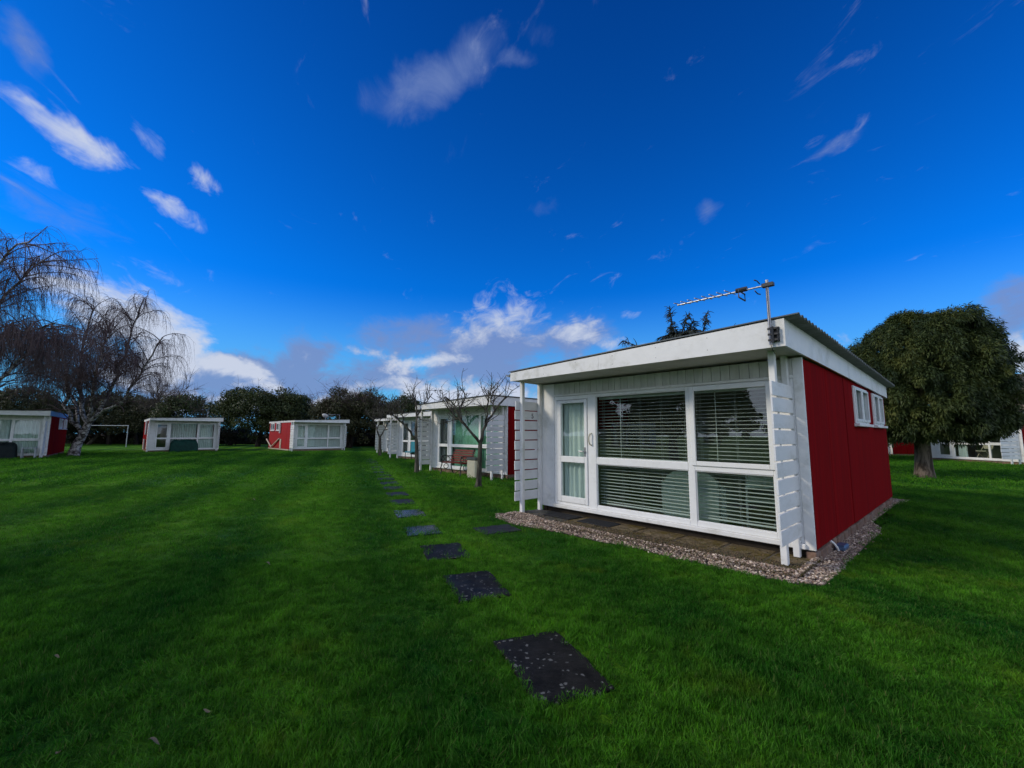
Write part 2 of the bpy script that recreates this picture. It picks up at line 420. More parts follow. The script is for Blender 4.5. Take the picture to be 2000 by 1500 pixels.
def lawn_colour(N, pos):
    """shared by the soil sheet and the blades so they agree: mown bands, yellowish and bluish patches"""
    sp_ = N.n('ShaderNodeSeparateXYZ'); N.put(sp_.inputs[0], pos)
    x, y = sp_.outputs[0], sp_.outputs[1]
    flat = N.comb(x, y)
    n1 = N.noise(flat, .35, 4, .6, .6)
    n2 = N.noise(flat, 2.3, 4, .6)
    band = N.m('SINE', N.m('ADD', N.m('ADD', N.m('MULTIPLY', x, 2.9), N.m('MULTIPLY', y, 1.1)), N.m('MULTIPLY', n1, 6.0)))
    f = N.m('ADD', N.m('ADD', N.m('MULTIPLY', N.lin(n1, .32, .68), .6), N.m('MULTIPLY', N.lin(n2, .3, .7), .35)), N.m('MULTIPLY', band, .30))
    return f
def grass_mat():
    m, N, b, o = mat_new('grass_blades')
    t = m.node_tree
    geo = N.n('ShaderNodeNewGeometry'); pos = geo.outputs['Position']
    f = lawn_colour(N, pos)
    rnd = N.n('ShaderNodeObjectInfo').outputs['Random']
    isl = N.n('ShaderNodeNewGeometry').outputs['Random Per Island']
    c = N.mix(f, (.009, .135, .006), (.170, .490, .018))
    c = N.mix(N.m('MULTIPLY', N.m('POWER', isl, 2.0), .75), c, (.180, .340, .065))
    c = N.mix(N.m('MULTIPLY', N.smooth(N.m('FRACT', N.m('MULTIPLY', isl, 7.31)), .62, .9), .6), c, (.004, .045, .003))
    c = N.mix(N.m('MULTIPLY', rnd, .22), c, (.010, .080, .004))
    c = N.mix(N.m('MULTIPLY', N.smooth(N.noise(pos, 1.15, 4, .65), .55, .70), .38), c, (.200, .270, .018))
    clump = N.noise(pos, 5.5, 3, .6)
    c = N.mix(N.lin(clump, .38, .62, .55, 0.0), c, (.006, .050, .004))
    dead = N.smooth(isl, .95, .97)
    c = N.mix(N.m('MULTIPLY', dead, .7), c, (.16, .14, .05))
    N.put(b.inputs['Base Color'], c)
    b.inputs['Roughness'].default_value = .5; b.inputs['Specular IOR Level'].default_value = .04
    tl = N.n('ShaderNodeBsdfTranslucent'); N.put(tl.inputs[0], c)
    mx = N.n('ShaderNodeMixShader'); mx.inputs[0].default_value = .42
    t.links.new(b.outputs[0], mx.inputs[1]); t.links.new(tl.outputs[0], mx.inputs[2]); t.links.new(mx.outputs[0], o.inputs[0])
    return m
def lawn_mat():
    m, N, b, o = mat_new('lawn_turf')
    pos = N.n('ShaderNodeNewGeometry').outputs['Position']
    f = lawn_colour(N, pos)
    n3 = N.noise(pos, 38, 4, .7)
    c = N.mix(f, (.009, .100, .004), (.160, .370, .012))
    c = N.mix(N.lin(n3, .3, .7, .0, .5), c, (.008, .026, .004))
    N.put(b.inputs['Base Color'], c); b.inputs['Roughness'].default_value = .9; b.inputs['Specular IOR Level'].default_value = .1
    bp = N.n('ShaderNodeBump'); bp.inputs['Strength'].default_value = .9; bp.inputs['Distance'].default_value = .06
    N.put(bp.inputs['Height'], N.m('ADD', n3, N.noise(pos, 9, 3, .6))); N.put(b.inputs['Normal'], bp.outputs[0])
    return m
MT['grass'] = grass_mat(); MT['lawn'] = lawn_mat()

def stone_mat(name, base, dark, lich, amt, rough=.5, moss=None, moss_amt=0.0, wet=.0, spec=.05):
    m, N, b, o = mat_new(name)
    pos = N.n('ShaderNodeNewGeometry').outputs['Position']
    n1 = N.noise(pos, 9, 6, .65)
    c = N.mix(N.lin(n1, .3, .7), dark, base)
    if moss:
        nm = N.noise(pos, 3.1, 7, .7)
        c = N.mix(N.m('MULTIPLY', N.smooth(nm, .42, .6), moss_amt), c, moss)
        nm2 = N.noise(pos, 14, 6, .7)
        c = N.mix(N.m('MULTIPLY', N.smooth(nm2, .5, .66), moss_amt * .7), c, tuple(q * .45 for q in moss))
    if amt:
        v = N.n('ShaderNodeTexVoronoi'); v.inputs['Scale'].default_value = 27; v.inputs['Randomness'].default_value = 1.0
        wv = N.vm('ADD', pos, N.vm('MULTIPLY', N.vm('SUBTRACT', N.noise(pos, 26, 4, .7, out=1), (.5, .5, .5)), (.06, .06, .06)))
        N.put(v.inputs['Vector'], wv)
        sel = N.n('ShaderNodeSeparateColor'); N.put(sel.inputs[0], v.outputs['Color'])
        rad = N.m('MULTIPLY', N.m('SUBTRACT', N.m('ADD', sel.outputs[0], N.m('MULTIPLY', N.noise(pos, 3.2, 4, .7), 1.1)), 1.22 - amt * .5), .75)
        spot = N.smooth(N.m('SUBTRACT', rad, v.outputs['Distance']), 0.0, .22)
        c = N.mix(N.m('MULTIPLY', spot, .8), c, N.mix(N.noise(pos, 60, 3), tuple(q * .55 for q in lich), lich))
    N.put(b.inputs['Base Color'], c); b.inputs['Specular IOR Level'].default_value = spec
    wn = N.noise(pos, 2.2, 3, .6)
    N.put(b.inputs['Roughness'], N.lin(wn, .35, .6, rough, max(.03, rough - wet)))
    bp = N.n('ShaderNodeBump'); bp.inputs['Strength'].default_value = (.9 if moss else .45) if wet < .15 or moss else .3; bp.inputs['Distance'].default_value = .02 if moss else .008
    N.put(bp.inputs['Height'], N.noise(pos, 40, 6, .7)); N.put(b.inputs['Normal'], bp.outputs[0])
    return m
MT['stone'] = stone_mat('dark_lichened_stone', (.026, .023, .018), (.007, .0065, .005), (.24, .23, .19), .66, .6, wet=.25)
MT['wetstone'] = stone_mat('wet_dark_stone', (.03, .032, .035), (.012, .013, .015), (.2, .2, .18), 0, .22, wet=.19, spec=.5)
MT['doorstone'] = stone_mat('grey_stone', (.045, .048, .050), (.022, .024, .026), (.2, .2, .18), 0, .6, wet=.1)
MT['paving'] = stone_mat('mossy_paving', (.26, .20, .125), (.10, .078, .05), (.2, .2, .18), 0, .95, (.115, .085, .022), .9)
MT['paving2'] = stone_mat('grey_paving', (.17, .16, .14), (.07, .066, .058), (.2, .2, .18), 0, .7, (.05, .05, .022), .5)
def vcol_mat(name, rough=.8):
    m, N, b, o = mat_new(name)
    at = N.n('ShaderNodeAttribute'); at.attribute_name = 'col'
    pos = N.n('ShaderNodeNewGeometry').outputs['Position']
    c = N.mix(N.lin(N.noise(pos, 90, 3), .3, .7, 0, .18), at.outputs['Color'], (.05, .045, .04))
    N.put(b.inputs['Base Color'], c); b.inputs['Roughness'].default_value = rough
    return m
MT['pebble'] = vcol_mat('gravel_pebbles')
MT['soil'] = paint('gravel_bed', (.09, .075, .06), .95, .3, 30, (1, 1, 1), .8, 60)
MT['deadleaf'] = plant_mat('dry_leaf', [(.16, .12, .065), (.27, .22, .13)], .7, .2, 5)

# ------------------------------------------------------------------ ground
gm = mesh_np('ground', np.array([[-300, -300, 0], [300, -300, 0], [300, 300, 0], [-300, 300, 0]], float), [np.array([[0, 1, 2, 3]])])
tag(link('ground', gm, MT['lawn']), kind='structure')

# ------------------------------------------------------------------ chalets
ZP = 0.05
def wavy_sheet(w, h, waves, amp, seed, thick=0.0):
    r = np.random.default_rng(seed)
    n = int(waves * 8) + 1
    x = np.linspace(-w / 2, w / 2, n)
    ph = np.cumsum(r.uniform(.6, 1.4, n)) * (2 * math.pi / 8)
    rows = 5
    V = []
    for k_ in range(rows):
        z = h * k_ / (rows - 1)
        a = amp * (1.0 - .45 * k_ / (rows - 1))
        V.append(np.stack([x + .006 * np.sin(ph * .5 + k_), a * np.sin(ph) + .004 * r.normal(size=n), np.full(n, z)], 1))
    V = np.concatenate(V)
    i = np.arange(rows - 1)[:, None] * n + np.arange(n - 1)[None]
    Fq = np.stack([i, i + 1, i + n + 1, i + n], -1).reshape(-1, 4)
    return mesh_np('curtain', V, [Fq], True)
def corrugated(L, width, pitch, amp, th, z_l, z_r, axis_off):
    """one roof sheet: waves run along x (length L), profile along y"""
    n = max(9, int(width / pitch * 8) + 1)
    y = np.linspace(0, width, n)
    prof = amp * np.sin((y + axis_off) / pitch * 2 * math.pi)
    V = []
    for (x, zz) in ((0, z_l), (L, z_r)):
        V.append(np.stack([np.full(n, x), y, zz + prof], 1)); V.append(np.stack([np.full(n, x), y, zz + prof - th], 1))
    V = np.concatenate(V)
    i = np.arange(n - 1)
    top = np.stack([i, i + 2 * n, i + 2 * n + 1, i + 1], 1); bot = np.stack([i + n, i + n + 1, i + 3 * n + 1, i + 3 * n], 1)
    e0 = np.stack([i, i + 1, i + n + 1, i + n], 1); e1 = np.stack([i + 2 * n, i + 3 * n, i + 3 * n + 1, i + 2 * n + 1], 1)
    s = np.array([[0, n, 3 * n, 2 * n], [n - 1, 3 * n - 1, 4 * n - 1, 2 * n - 1]])
    return mesh_np('roof_sheet', V, [np.concatenate([top, bot, e0, e1, s])], True)
UW0, UW1 = -4.09, -.11          # window frame span on the front wall
def chalet(label, X, Y, yaw, D=6.7, zft_r=2.75, zft_l=2.63, zfb=2.47, near=False, right_windows=True, left_windows=False, screens=(True, True), door_dark=True,
           screen_w=(.80, .66), red='red', side_fascia='white', roof='sheet', left_board=0.33):
    h = thing('chalet', label, 'chalet', (X, Y, 0), yaw, 'red and white holiday chalets on the lawn')
    Wd = 4.42
    m = MT
    # floor slab, inner floor and lining
    box('floor', (-Wd + .03, .10, .03), (-.03, D - .03, .15), m['carpet'], h)
    box('ceiling', (-Wd + .03, .13, 2.38), (-.03, D - .03, 2.42), m['dark'], h)
    box('partition', (-Wd + .06, 3.0, .151), (-.06, 3.08, 2.379), m['dark'], h)
    # right side: red boards in panels, with two casement windows set high towards the back
    zt = 2.44
    def side(u_in, u_out, windows, sgn):
        seams = [.027, 1.17, 2.36, 4.29, D]
        wins = [(3.06, 4.36), (5.02, 6.22)] if windows else []
        wz0, wz1 = 1.70, 2.345
        lo_u, hi_u = min(u_in, u_out), max(u_in, u_out)
        la, lb = sorted((u_in - sgn * .004, u_in - sgn * .024))
        box('wall_lining', (la, .08, .152), (lb, D - .05, 1.60), m['dark'], h)
        for a, b in zip(seams[:-1], seams[1:]):
            mb = MB()
            cuts = [(max(a, w0), min(b, w1)) for w0, w1 in wins if min(b, w1) - max(a, w0) > .02]
            e = .011
            cur = a + e
            jit = random.uniform(-.004, .004)
            for w0, w1 in cuts:
                if w0 - cur > .01: mb.box((lo_u + jit, cur, .14), (hi_u + jit, w0, zt), .003)
                mb.box((lo_u + jit, w0, .14), (hi_u + jit, w1, wz0), .003)
                mb.box((lo_u + jit, w0, wz1), (hi_u + jit, w1, zt), .003)
                cur = w1
            if b - e - cur > .01: mb.box((lo_u + jit, cur, .14), (hi_u + jit, b - e, zt), .003)
            mb.build('wall_panel', m[red], h)
        for w0, w1 in wins:
            f = MB(); s0 = u_out + sgn * .022; fw = .055
            a_, b_ = sorted((u_in - sgn * .01, s0))
            mid = (w0 + w1) / 2
            for (p, q) in ((w0, w0 + fw), (mid - fw * .6, mid + fw * .6), (w1 - fw, w1)): f.box((a_, p, wz0), (b_, q, wz1), .004)
            for (p, q) in ((w0, mid), (mid, w1)):
                f.box((a_ + .001, p + fw, wz0), (b_ - .001, q - fw * .6, wz0 + .05), .004); f.box((a_ + .001, p + fw, wz1 - .045), (b_ - .001, q - fw * .6, wz1), .004)
            wf = f.build('window', m['upvc'], h)
            mb = MB(); a2, b2 = sorted((s0 + sgn * .055, u_in))
            mb.box((a2, w0 - .06, wz0 - .055), (b2, w1 + .06, wz0 - .005), .006)
            mb.build('sill', m['white'], wf)
            for (p, q) in ((w0, mid), (mid, w1)):
                gu = u_out - sgn * .006
                box('pane', (gu - .003, p + fw, wz0 + .05), (gu + .003, q - fw * .6, wz1 - .045), m['glass'], wf, .0005)
                mb = MB()                                  # opening casement standing proud of its frame
                a3, b3 = sorted((s0 - sgn * .002, s0 + sgn * .022)); c0, c1 = p + .03, q - .022
                for (pp, qq, zz0, zz1) in ((c0, c0 + .04, wz0 + .03, wz1 - .03), (c1 - .04, c1, wz0 + .03, wz1 - .03), (c0 + .04, c1 - .04, wz0 + .03, wz0 + .075), (c0 + .04, c1 - .04, wz1 - .07, wz1 - .03)):
                    mb.box((a3, pp, zz0), (b3, qq, zz1), .004)
                mb.build('casement', m['upvc'], wf)
    side(-.04, 0.0, right_windows, 1)
    side(-Wd + .04, -Wd, left_windows, -1)
    box('back_wall', (-Wd + .045, D - .04, .14), (-.045, D, 2.44), m[red], h)
    # bricks of the base course showing below the boards
    if near:
        v = .0
        while v < D - .12:
            L = random.uniform(.19, .24); pr = random.uniform(.0, .035)
            box('brick', (-.12 + pr, v, -.03), (-.008 + pr, v + L, random.uniform(.115, .134)), m['brick'], h, .012).rotation_euler = (0, 0, random.uniform(-.05, .05))
            v += L + .012
        mb = MB(); mb.box((-Wd + .01, .02, -.02), (-Wd + .1, D - .02, .13), .01); mb.box((-Wd + .1, .055, -.02), (-.1, .1, .12), .01); mb.build('plinth', m['shadeplinth'], h)  # front strip recessed and coloured dark to read as a shadow gap
    else:
        mb = MB(); mb.box((-Wd + .01, .02, -.02), (-.01, D - .02, .138), .01); mb.build('plinth', m['brick'], h)
    # front: corner boards, header boards, glazed frame
    box('corner_board', (-.108, -.002, .137), (.003, .026, 2.46), m['white'], h)
    box('corner_board', (-Wd - .003, -.002, .137), (UW0 - .004, .026, 2.46), m['white'], h)
    n_h = 32 if near else 8
    wb = (UW1 - UW0 + .0) / n_h
    for i in range(n_h):
        jj = random.uniform(0, .003)
        box('header_board', (UW0 + i * wb + .003, .0 + jj, 2.247), (UW0 + (i + 1) * wb - .003, .028 + jj, 2.455), m['header'], h, .003)
    box('trim', (UW0 - .002, -.022, 2.205), (UW1 + .002, .03, 2.243), m['white'], h)
    f = MB(); y0, y1 = .0, .07
    xs = [UW0, UW0 + .07, -3.30, -3.126, -1.495, -1.396, -.391, UW1]
    zb, zl, zm0, zm1, zu = .205, .275, .98, 1.088, 2.156
    for a, b in ((xs[0], xs[1]), (xs[2], xs[3]), (xs[4], xs[5]), (xs[6], xs[7])): f.box((a, y0, zb), (b, y1, 2.204), .006)
    f.box((xs[1], y0 + .001, 2.13), (xs[2], y1, 2.203), .006)
    for a, b in ((xs[3], xs[4]), (xs[5], xs[6])):
        f.box((a, y0 + .001, zb), (b, y1 - .001, zl), .006); f.box((a, y0 + .001, zm0), (b, y1 - .001, zm1), .006); f.box((a, y0 + .001, zu), (b, y1 - .001, 2.203), .006)
    f.box((xs[1], y0 + .001, zb), (xs[2], y1 - .001, zb + .05), .006)
    wf = f.build('window_frame', m['upvc'], h)
    for (a, b) in ((xs[3], xs[4]), (xs[5], xs[6])):
        for (c, d) in ((zl, zm0), (zm1, zu)):
            box('pane', (a - .008, .030, c - .008), (b + .008, .036, d + .008), m['glass'], wf, .0005)
            if near:
                g = MB()
                e = .012
                for (p, q, s0, s1) in ((a, a + e, c, d), (b - e, b, c, d), (a + e, b - e, c, c + e), (a + e, b - e, d - e, d)): g.box((p, .015, s0), (q, .029, s1), .003)
                g.build('bead', m['upvc'], wf)
    # raised opening sash in the upper right light
    sa = MB(); a, b, c, d = xs[5] - .035, xs[6] + .035, zm1 - .035, zu + .035
    t_ = .065
    for (p, q, s0, s1) in ((a, a + t_, c, d), (b - t_, b, c, d), (a + t_, b - t_, c, c + t_), (a + t_, b - t_, d - t_, d)): sa.box((p, -.022, s0), (q, .012, s1), .006)
    sa.build('sash', m['upvc'], wf)
    box('sill', (UW0 - .02, -.045, .142), (UW1 + .02, .06, .2045), m['white'], h, .008)
    # door
    dr = MB(); a, b = xs[1] + .008, xs[2] - .006; st = .095
    for (p, q, s0, s1) in ((a, a + st, .26, 2.122), (b - st + .03, b, .26, 2.122), (a + st, b - st + .03, .26, .366), (a + st, b - st + .03, .98, 1.09), (a + st, b - st + .03, 2.066, 2.122)):
        dr.box((p, -.016, s0), (q, .055, s1), .007)
    do = dr.build('door', m['upvc'], h)
    for (c, d) in ((.366, .98), (1.09, 2.066)): box('pane', (a + st - .008, .018, c - .008), (b - st + .038, .024, d + .008), m['glass'], do, .0005)
    hd = MB()
    hd.tube([(-3.372 + .02, -.016, 1.19), (-3.352, -.055, 1.19), (-3.37, -.062, 1.19), (-3.46, -.06, 1.19)], .010, 8)
    hd.box((-3.375, -.021, 1.10), (-3.335, -.0155, 1.26), .004)
    hd.build('handle', m['steel'], do)
    if near:
        g = MB()
        g.tube([(-3.215, 0.0, 1.30), (-3.222, -.04, 1.315), (-3.235, -.055, 1.36), (-3.24, -.058, 1.405), (-3.235, -.055, 1.45), (-3.222, -.04, 1.495), (-3.215, 0, 1.51)], .012, 8)
        g.build('grab_handle', m['cream'], wf, smooth=True)
    # roof: soffit, fascias, sheets sloping to the left
    O, sR, sL, Db = .823, .05, -4.45, D + .1
    box('soffit', (sL + .03, -O + .028, zfb + .012), (sR - .028, Db - .03, zfb + .035), m['soffit'], h)
    def fascia(name, pts, y0, y1, mat):
        V = [(p[0], y, p[1]) for y in (y0, y1) for p in pts]
        return link(name, mesh_np(name, np.array(V), [np.array([[0, 1, 2, 3], [7, 6, 5, 4], [0, 4, 5, 1], [1, 5, 6, 2], [2, 6, 7, 3], [3, 7, 4, 0]])]), mat, h)
    um = -2.45
    zmid = zft_l + (zft_r - zft_l) * (um - sL) / (sR - sL)
    if near:
        fascia('fascia', [(sL, zfb - .005), (um - .0015, zfb), (um - .0015, zmid), (sL, zft_l)], -O, -O + .026, m['white'])
        fascia('fascia', [(um + .0015, zfb), (sR, zfb), (sR, zft_r), (um + .0015, zmid)], -O, -O + .026, m['white'])
        nails = MB()
        for u in (-4.3, -3.6, -2.9, -2.2, -1.5, -.8):
            for fz_ in (.25, .8):
                z_ = zfb + (zft_l + (zft_r - zft_l) * (u - sL) / (sR - sL) - zfb) * fz_
                nails.tube([(u, -O + .001, z_), (u, -O - .0012, z_)], .008, 6)
        tag(nails.build('nail_head', m['steel'], h), kind='stuff')
    else:
        fascia('fascia', [(sL, zfb), (sR, zfb), (sR, zft_r), (sL, zft_l)], -O, -O + .026, m['white'])
    def sidef(u0, u1, zt0, zt1, zb0, zb1, mat):
        V = [(u, y, z) for u in (u0, u1) for (y, z) in ((-O + .0265, zb0), (Db, zb1), (Db, zt1), (-O + .0265, zt0))]
        link('fascia', mesh_np('fascia', np.array(V), [np.array([[3, 2, 1, 0], [4, 5, 6, 7], [0, 1, 5, 4], [1, 2, 6, 5], [2, 3, 7, 6], [3, 0, 4, 7]])]), mat, h)
    bz = -.13 if near else 0
    sidef(sR - .026, sR, zft_r, zft_r + bz * 1.4, zfb, zfb + bz * .95, m[side_fascia])
    sidef(sL, sL + .026, zft_l, zft_l + bz * .9, zfb, zfb + bz * .95, m['white'])
    box('back_fascia', (sL, Db + .001, zfb + bz), (sR, Db + .026, zft_l + bz * .6), m['white'], h)
    if roof == 'sheet':
        n_s = 8; tot = Db + .09 + O + .07; wsh = tot / n_s
        for i in range(n_s):
            me = corrugated(sR + .14 - (sL - .05), wsh + .04, .146, .021, .007, zft_l + .022, zft_r + .027, i * wsh)
            me.materials.append(m['sheet'])
            o = link('roof_sheet', me, None, h, (sL - .05, -O - .065 + i * wsh, (.006 if i % 2 else 0) + bz * 1.25 * (i / (n_s - 1))))
            o.rotation_euler = (math.atan(bz * 1.25 / tot) * 1.0, 0, 0) if near else (0, 0, 0)
    else:
        V = []
        for z_ in (0, .03):
            V += [(sL - .02, -O - .03, zft_l + .004 + z_), (sR + .03, -O - .03, zft_r + .004 + z_), (sR + .03, Db + .04, zft_r + .004 + z_), (sL - .02, Db + .04, zft_l + .004 + z_)]
        link('roof', mesh_np('roof', np.array(V), [np.array([[3, 2, 1, 0], [4, 5, 6, 7], [0, 1, 5, 4], [1, 2, 6, 5], [2, 3, 7, 6], [3, 0, 4, 7]])]), m['felt'], h)
    if near:
        gt = MB()
        th = np.linspace(math.pi, 2 * math.pi, 9)
        for y_a, y_b in ((-O - .02, Db),):
            Vv = [(sL - .055 + .05 * math.cos(t), y, zft_l - .02 + .05 * math.sin(t)) for y in (y_a, y_b) for t in th]
            Vv += [(sL - .055 + .043 * math.cos(t), y, zft_l - .02 + .043 * math.sin(t)) for y in (y_a, y_b) for t in th]
            i = np.arange(8)
            gt.add(Vv, np.stack([i, i + 9, i + 10, i + 1], 1), np.stack([i + 18, i + 19, i + 28, i + 27], 1), np.stack([i, i + 1, i + 19, i + 18], 1))
        gt.build('gutter', m['greymetal'], h)
    # posts and slatted screens on both sides of the porch
    for ok, pu0, pu1, su0, su1, v_end, z0, z1 in ((screens[1], -.216, -.146, -.143, -.121, screen_w[0], .29, 2.10), (screens[0], -4.47, -4.40, -4.495, -4.473, screen_w[1], .265, 2.115)):
        box('post', (pu0, -.555, -.02 if not near else ZP - .004), (pu1, -.485, zfb + .011), m['white'], h, .006)
        box('post', (pu0, -.078, -.02 if not near else ZP - .004), (pu1, -.006, zfb + .011), m['white'], h, .006)
        if not ok: continue
        n_s = 10; pitch = (z1 - z0 + .022) / n_s
        for i in range(n_s):
            jz, jv = random.uniform(-.004, .004), random.uniform(-.012, .012)
            o = box('slat', (su0, -v_end + jv, z0 + i * pitch + jz), (su1, -.012 + jv, z0 + (i + 1) * pitch - .022 + jz), m['slat'], h, .003)
            o.rotation_euler = (random.uniform(-.006, .006), 0, 0)
            if near and pu0 > -1:
                pass
    return h
def world_at(h, u, v, z=0.0):
    c, s = math.cos(h.rotation_euler.z), math.sin(h.rotation_euler.z)
    return (h.location.x + u * c - v * s, h.location.y + u * s + v * c, z)
def place(u, v, X, Y, yaw):
    c, s = math.cos(yaw), math.sin(yaw)
    return X - (u * c - v * s), Y - (u * s + v * c)
MX, MY, MYAW = 3.5863, 5.2172, -0.8263
main = chalet('nearest red and white chalet, with white venetian blinds and a tall corrugated roof edge', MX, MY, MYAW, 6.72, 2.785, 2.625, 2.475, near=True)
chD = chalet('white chalet with a green curtained window and a red bench, behind the nearest one', *place(-4.435, -.5, -3.60, 17.2, -.80), -.80, roof='felt', zft_r=2.72, zft_l=2.60, zfb=2.42)
chE = chalet('white chalet with a teal chair by its door, between two pruned trees', *place(-4.435, -.5, -7.18, 25.6, -.78), -.78, roof='felt', zft_r=2.64, zft_l=2.56, zfb=2.40, screens=(True, True))
chF = chalet('farthest chalet of the path row, its slatted screen behind the small forked tree', *place(-4.435, -.5, -10.08, 32.4, -.76), -.76, roof='felt', zft_r=2.60, zft_l=2.54, zfb=2.38)
chA = chalet('chalet cut by the left picture edge, with sky reflection coloured into its side board', *place(-.18, -.5, -26.7, 24.5, .70), .70, roof='felt', zft_r=2.68, zft_l=2.56, zfb=2.40, side_fascia='skyreflect', screen_w=(.58, .66))
chB = chalet('chalet with a dark green covered seat under its wide curtained window', *place(-4.435, -.5, -26.6, 31.5, .75), .75, roof='felt', zft_r=2.66, zft_l=2.52, zfb=2.36)
chC = chalet('chalet across the lawn showing a sunlit bright red side wall with white downpipes', *place(-4.435, -.5, -17.82, 35.0, .75), .75, roof='felt', zft_r=2.66, zft_l=2.50, zfb=2.36, left_windows=True, red='redsunlit', screen_w=(.7, .9))
chG = chalet('white fronted chalet at the right edge, seen under the clipped conifer', *place(-4.09, 0, 25.76, 26.16, -1.46), -1.46, roof='felt', zft_r=2.72, zft_l=2.72, zfb=2.44, screen_w=(1.15, .9))
chH = chalet('chalet of which only a dark red wall shows left of the conifer trunk', 27.6, 31.3, -1.5, roof='felt', zft_r=2.72, zft_l=2.72, zfb=2.44)
chalets = [main, chD, chE, chF, chA, chB, chC, chG, chH]

# house numbers on the left screens, facing the door
def lettering(txt, size, parent, loc, rot, mat, name='house_number'):
    cu = bpy.data.curves.new(name, 'FONT'); cu.body = txt; cu.size = size; cu.extrude = .003; cu.align_x = 'CENTER'; cu.align_y = 'CENTER'
    o = bpy.data.objects.new(name, cu); COL.objects.link(o)
    bpy.context.view_layer.update()
    me = bpy.data.meshes.new_from_object(o.evaluated_get(bpy.context.evaluated_depsgraph_get()))
    bpy.data.objects.remove(o)
    o = link(name, me, mat, parent, loc); o.rotation_euler = rot
    return o
lettering('5', .135, main, (-4.469, -.21, 1.835), (R(90), 0, R(90)), MT['ink'])
lettering('14', .15, chD, (-4.469, -.25, 1.835), (R(90), 0, R(90)), MT['ink'])

# extras that belong to single chalets
def add_downpipe(h, u, v, z0, z1, mat, sx=.07, name='downpipe'):
    mb = MB(); mb.tube([(u, v, z0), (u, v, z1)], sx, 8); return mb.build(name, mat, h, smooth=True)
add_downpipe(chC, -4.50, 3.0, 1.45, 2.4, MT['white']); 
mb = MB(); mb.box((-4.47, 2.65, .14), (-4.425, 3.0, .95), .005); mb.build('wall_board', MT['creamboard'], chC)
mb = MB(); mb.tube([(-4.47, 3.1, 1.0), (-4.55, 5.3, .22)], .055, 8); mb.tube([(-4.55, 5.3, .22), (-4.6, 6.75, .9)], .055, 8); mb.build('drain_pipe', MT['creamboard'], chC)
mb = MB(); mb.box((-4.49, .3, .03), (-4.425, 6.5, .12), .005); mb.build('base_trim', MT['creamboard'], chC)
add_downpipe(chB, -4.50, 1.6, 1.3, 2.35, MT['white']); add_downpipe(chB, -4.50, 2.6, .2, .95, MT['white'])
mb = MB(); mb.tube([(-.105, .002, 2.0), (0, 0, 2.0)], .02, 6)

g_ = bmesh.new(); bmesh.ops.create_uvsphere(g_, u_segments=14, v_segments=10, radius=.14)
me = bpy.data.meshes.new('porch_lamp'); g_.to_mesh(me); g_.free()
link('porch_lamp', me, MT['upvc'], chG, (-.35, -.98, 2.42))
mb = MB(); mb.tube([(.012, 1.1, .75), (.03, 1.2, .8), (.045, 1.35, .92), (.04, 1.42, 1.02)], .035, 8); mb.build('waste_pipe', MT['white'], chD)

# ------------------------------------------------------------------ blinds and curtains, each hanging in its window
def blind(label, h, u0, u1, z0, z1, v, pitch, tilt, cords):
    t = thing('venetian_blind', label, 'blind', world_at(h, (u0 + u1) / 2, v, z0), h.rotation_euler.z, 'white venetian blinds in the nearest chalet')
    w = u1 - u0; H = z1 - z0
    box('headrail', (-w / 2, -.02, H - .045), (w / 2, .025, H), MT['blind'], t)
    box('bottom_rail', (-w / 2, -.02, 0), (w / 2, .02, .022), MT['blind'], t)
    n = 7; a = np.linspace(-.5, .5, n) * .046; cz = .004 * (1 - (a / .023) ** 2)
    V = np.concatenate([np.stack([np.full(n, x), a, cz], 1) for x in (-w / 2, w / 2)] + [np.stack([np.full(n, x), a, cz - .0015], 1) for x in (-w / 2, w / 2)])
    i = np.arange(n - 1)
    me = mesh_np('slat', V, [np.concatenate([np.stack([i, i + n, i + n + 1, i + 1], 1), np.stack([i + 2 * n, i + 2 * n + 1, i + 3 * n + 1, i + 3 * n], 1)])], True)
    me.materials.append(MT['blind'])
    z = .05
    while z < H - .06:
        o = link('slat', me, None, t, (0, 0, z)); o.rotation_euler = (tilt + random.uniform(-.03, .03), random.uniform(-.0012, .0012), 0)
        z += pitch
    for c in cords:
        mb = MB(); x = -w / 2 + c * w
        for yy in (-.024, .024): mb.tube([(x, yy, .01), (x, yy, H - .03)], .0016, 4, False)
        mb.build('ladder_cord', MT['blind'], t)
    mb = MB(); mb.tube([(-w / 2 + .27 * w, -.04, H - .05), (-w / 2 + .272 * w, -.045, H * .42)], .004, 6); mb.build('wand', MT['blind'], t)
    return t
blind('wide white venetian blind in the middle window of the nearest chalet', main, -3.15, -1.47, .30, 2.15, .16, .0535, R(10), (.05, .27, .48, .70, .93))
blind('narrower white venetian blind in the right window beside the slatted screen', main, -1.42, -.30, .30, 2.15, .16, .0535, R(10), (.06, .5, .94))
def curtain(label, h, u0, u1, z0, z1, v, mat, waves=None, amp=.03, name='net_curtain', seed=1):
    w = u1 - u0
    me = wavy_sheet(w, z1 - z0, waves or w / .13, amp, seed); me.materials.append(MT[mat])
    o = link(name, me); o.location = world_at(h, (u0 + u1) / 2, v, z0); o.rotation_euler = (0, 0, h.rotation_euler.z)
    return tag(o, label, 'curtain', 'curtains in chalet windows')
curtain('pale net curtain behind the glass door of the nearest chalet', main, -4.02, -3.30, .22, 2.11, .13, 'curtain', 6, .03, seed=3)
curtain('green curtain filling the wide window behind the red bench', chD, -3.14, -.35, .25, 2.18, .13, 'greencurtain', 14, .012, 'window_curtain', 4)
curtain('dark grey net curtain in the glass door beside the red bench', chD, -4.02, -3.3, .25, 2.1, .13, 'darkcurtain', 6, .02, seed=5)
curtain('grey curtain in the glass door next to the teal chair', chE, -4.02, -3.3, .25, 2.1, .13, 'darkcurtain', 6, .02, seed=6)
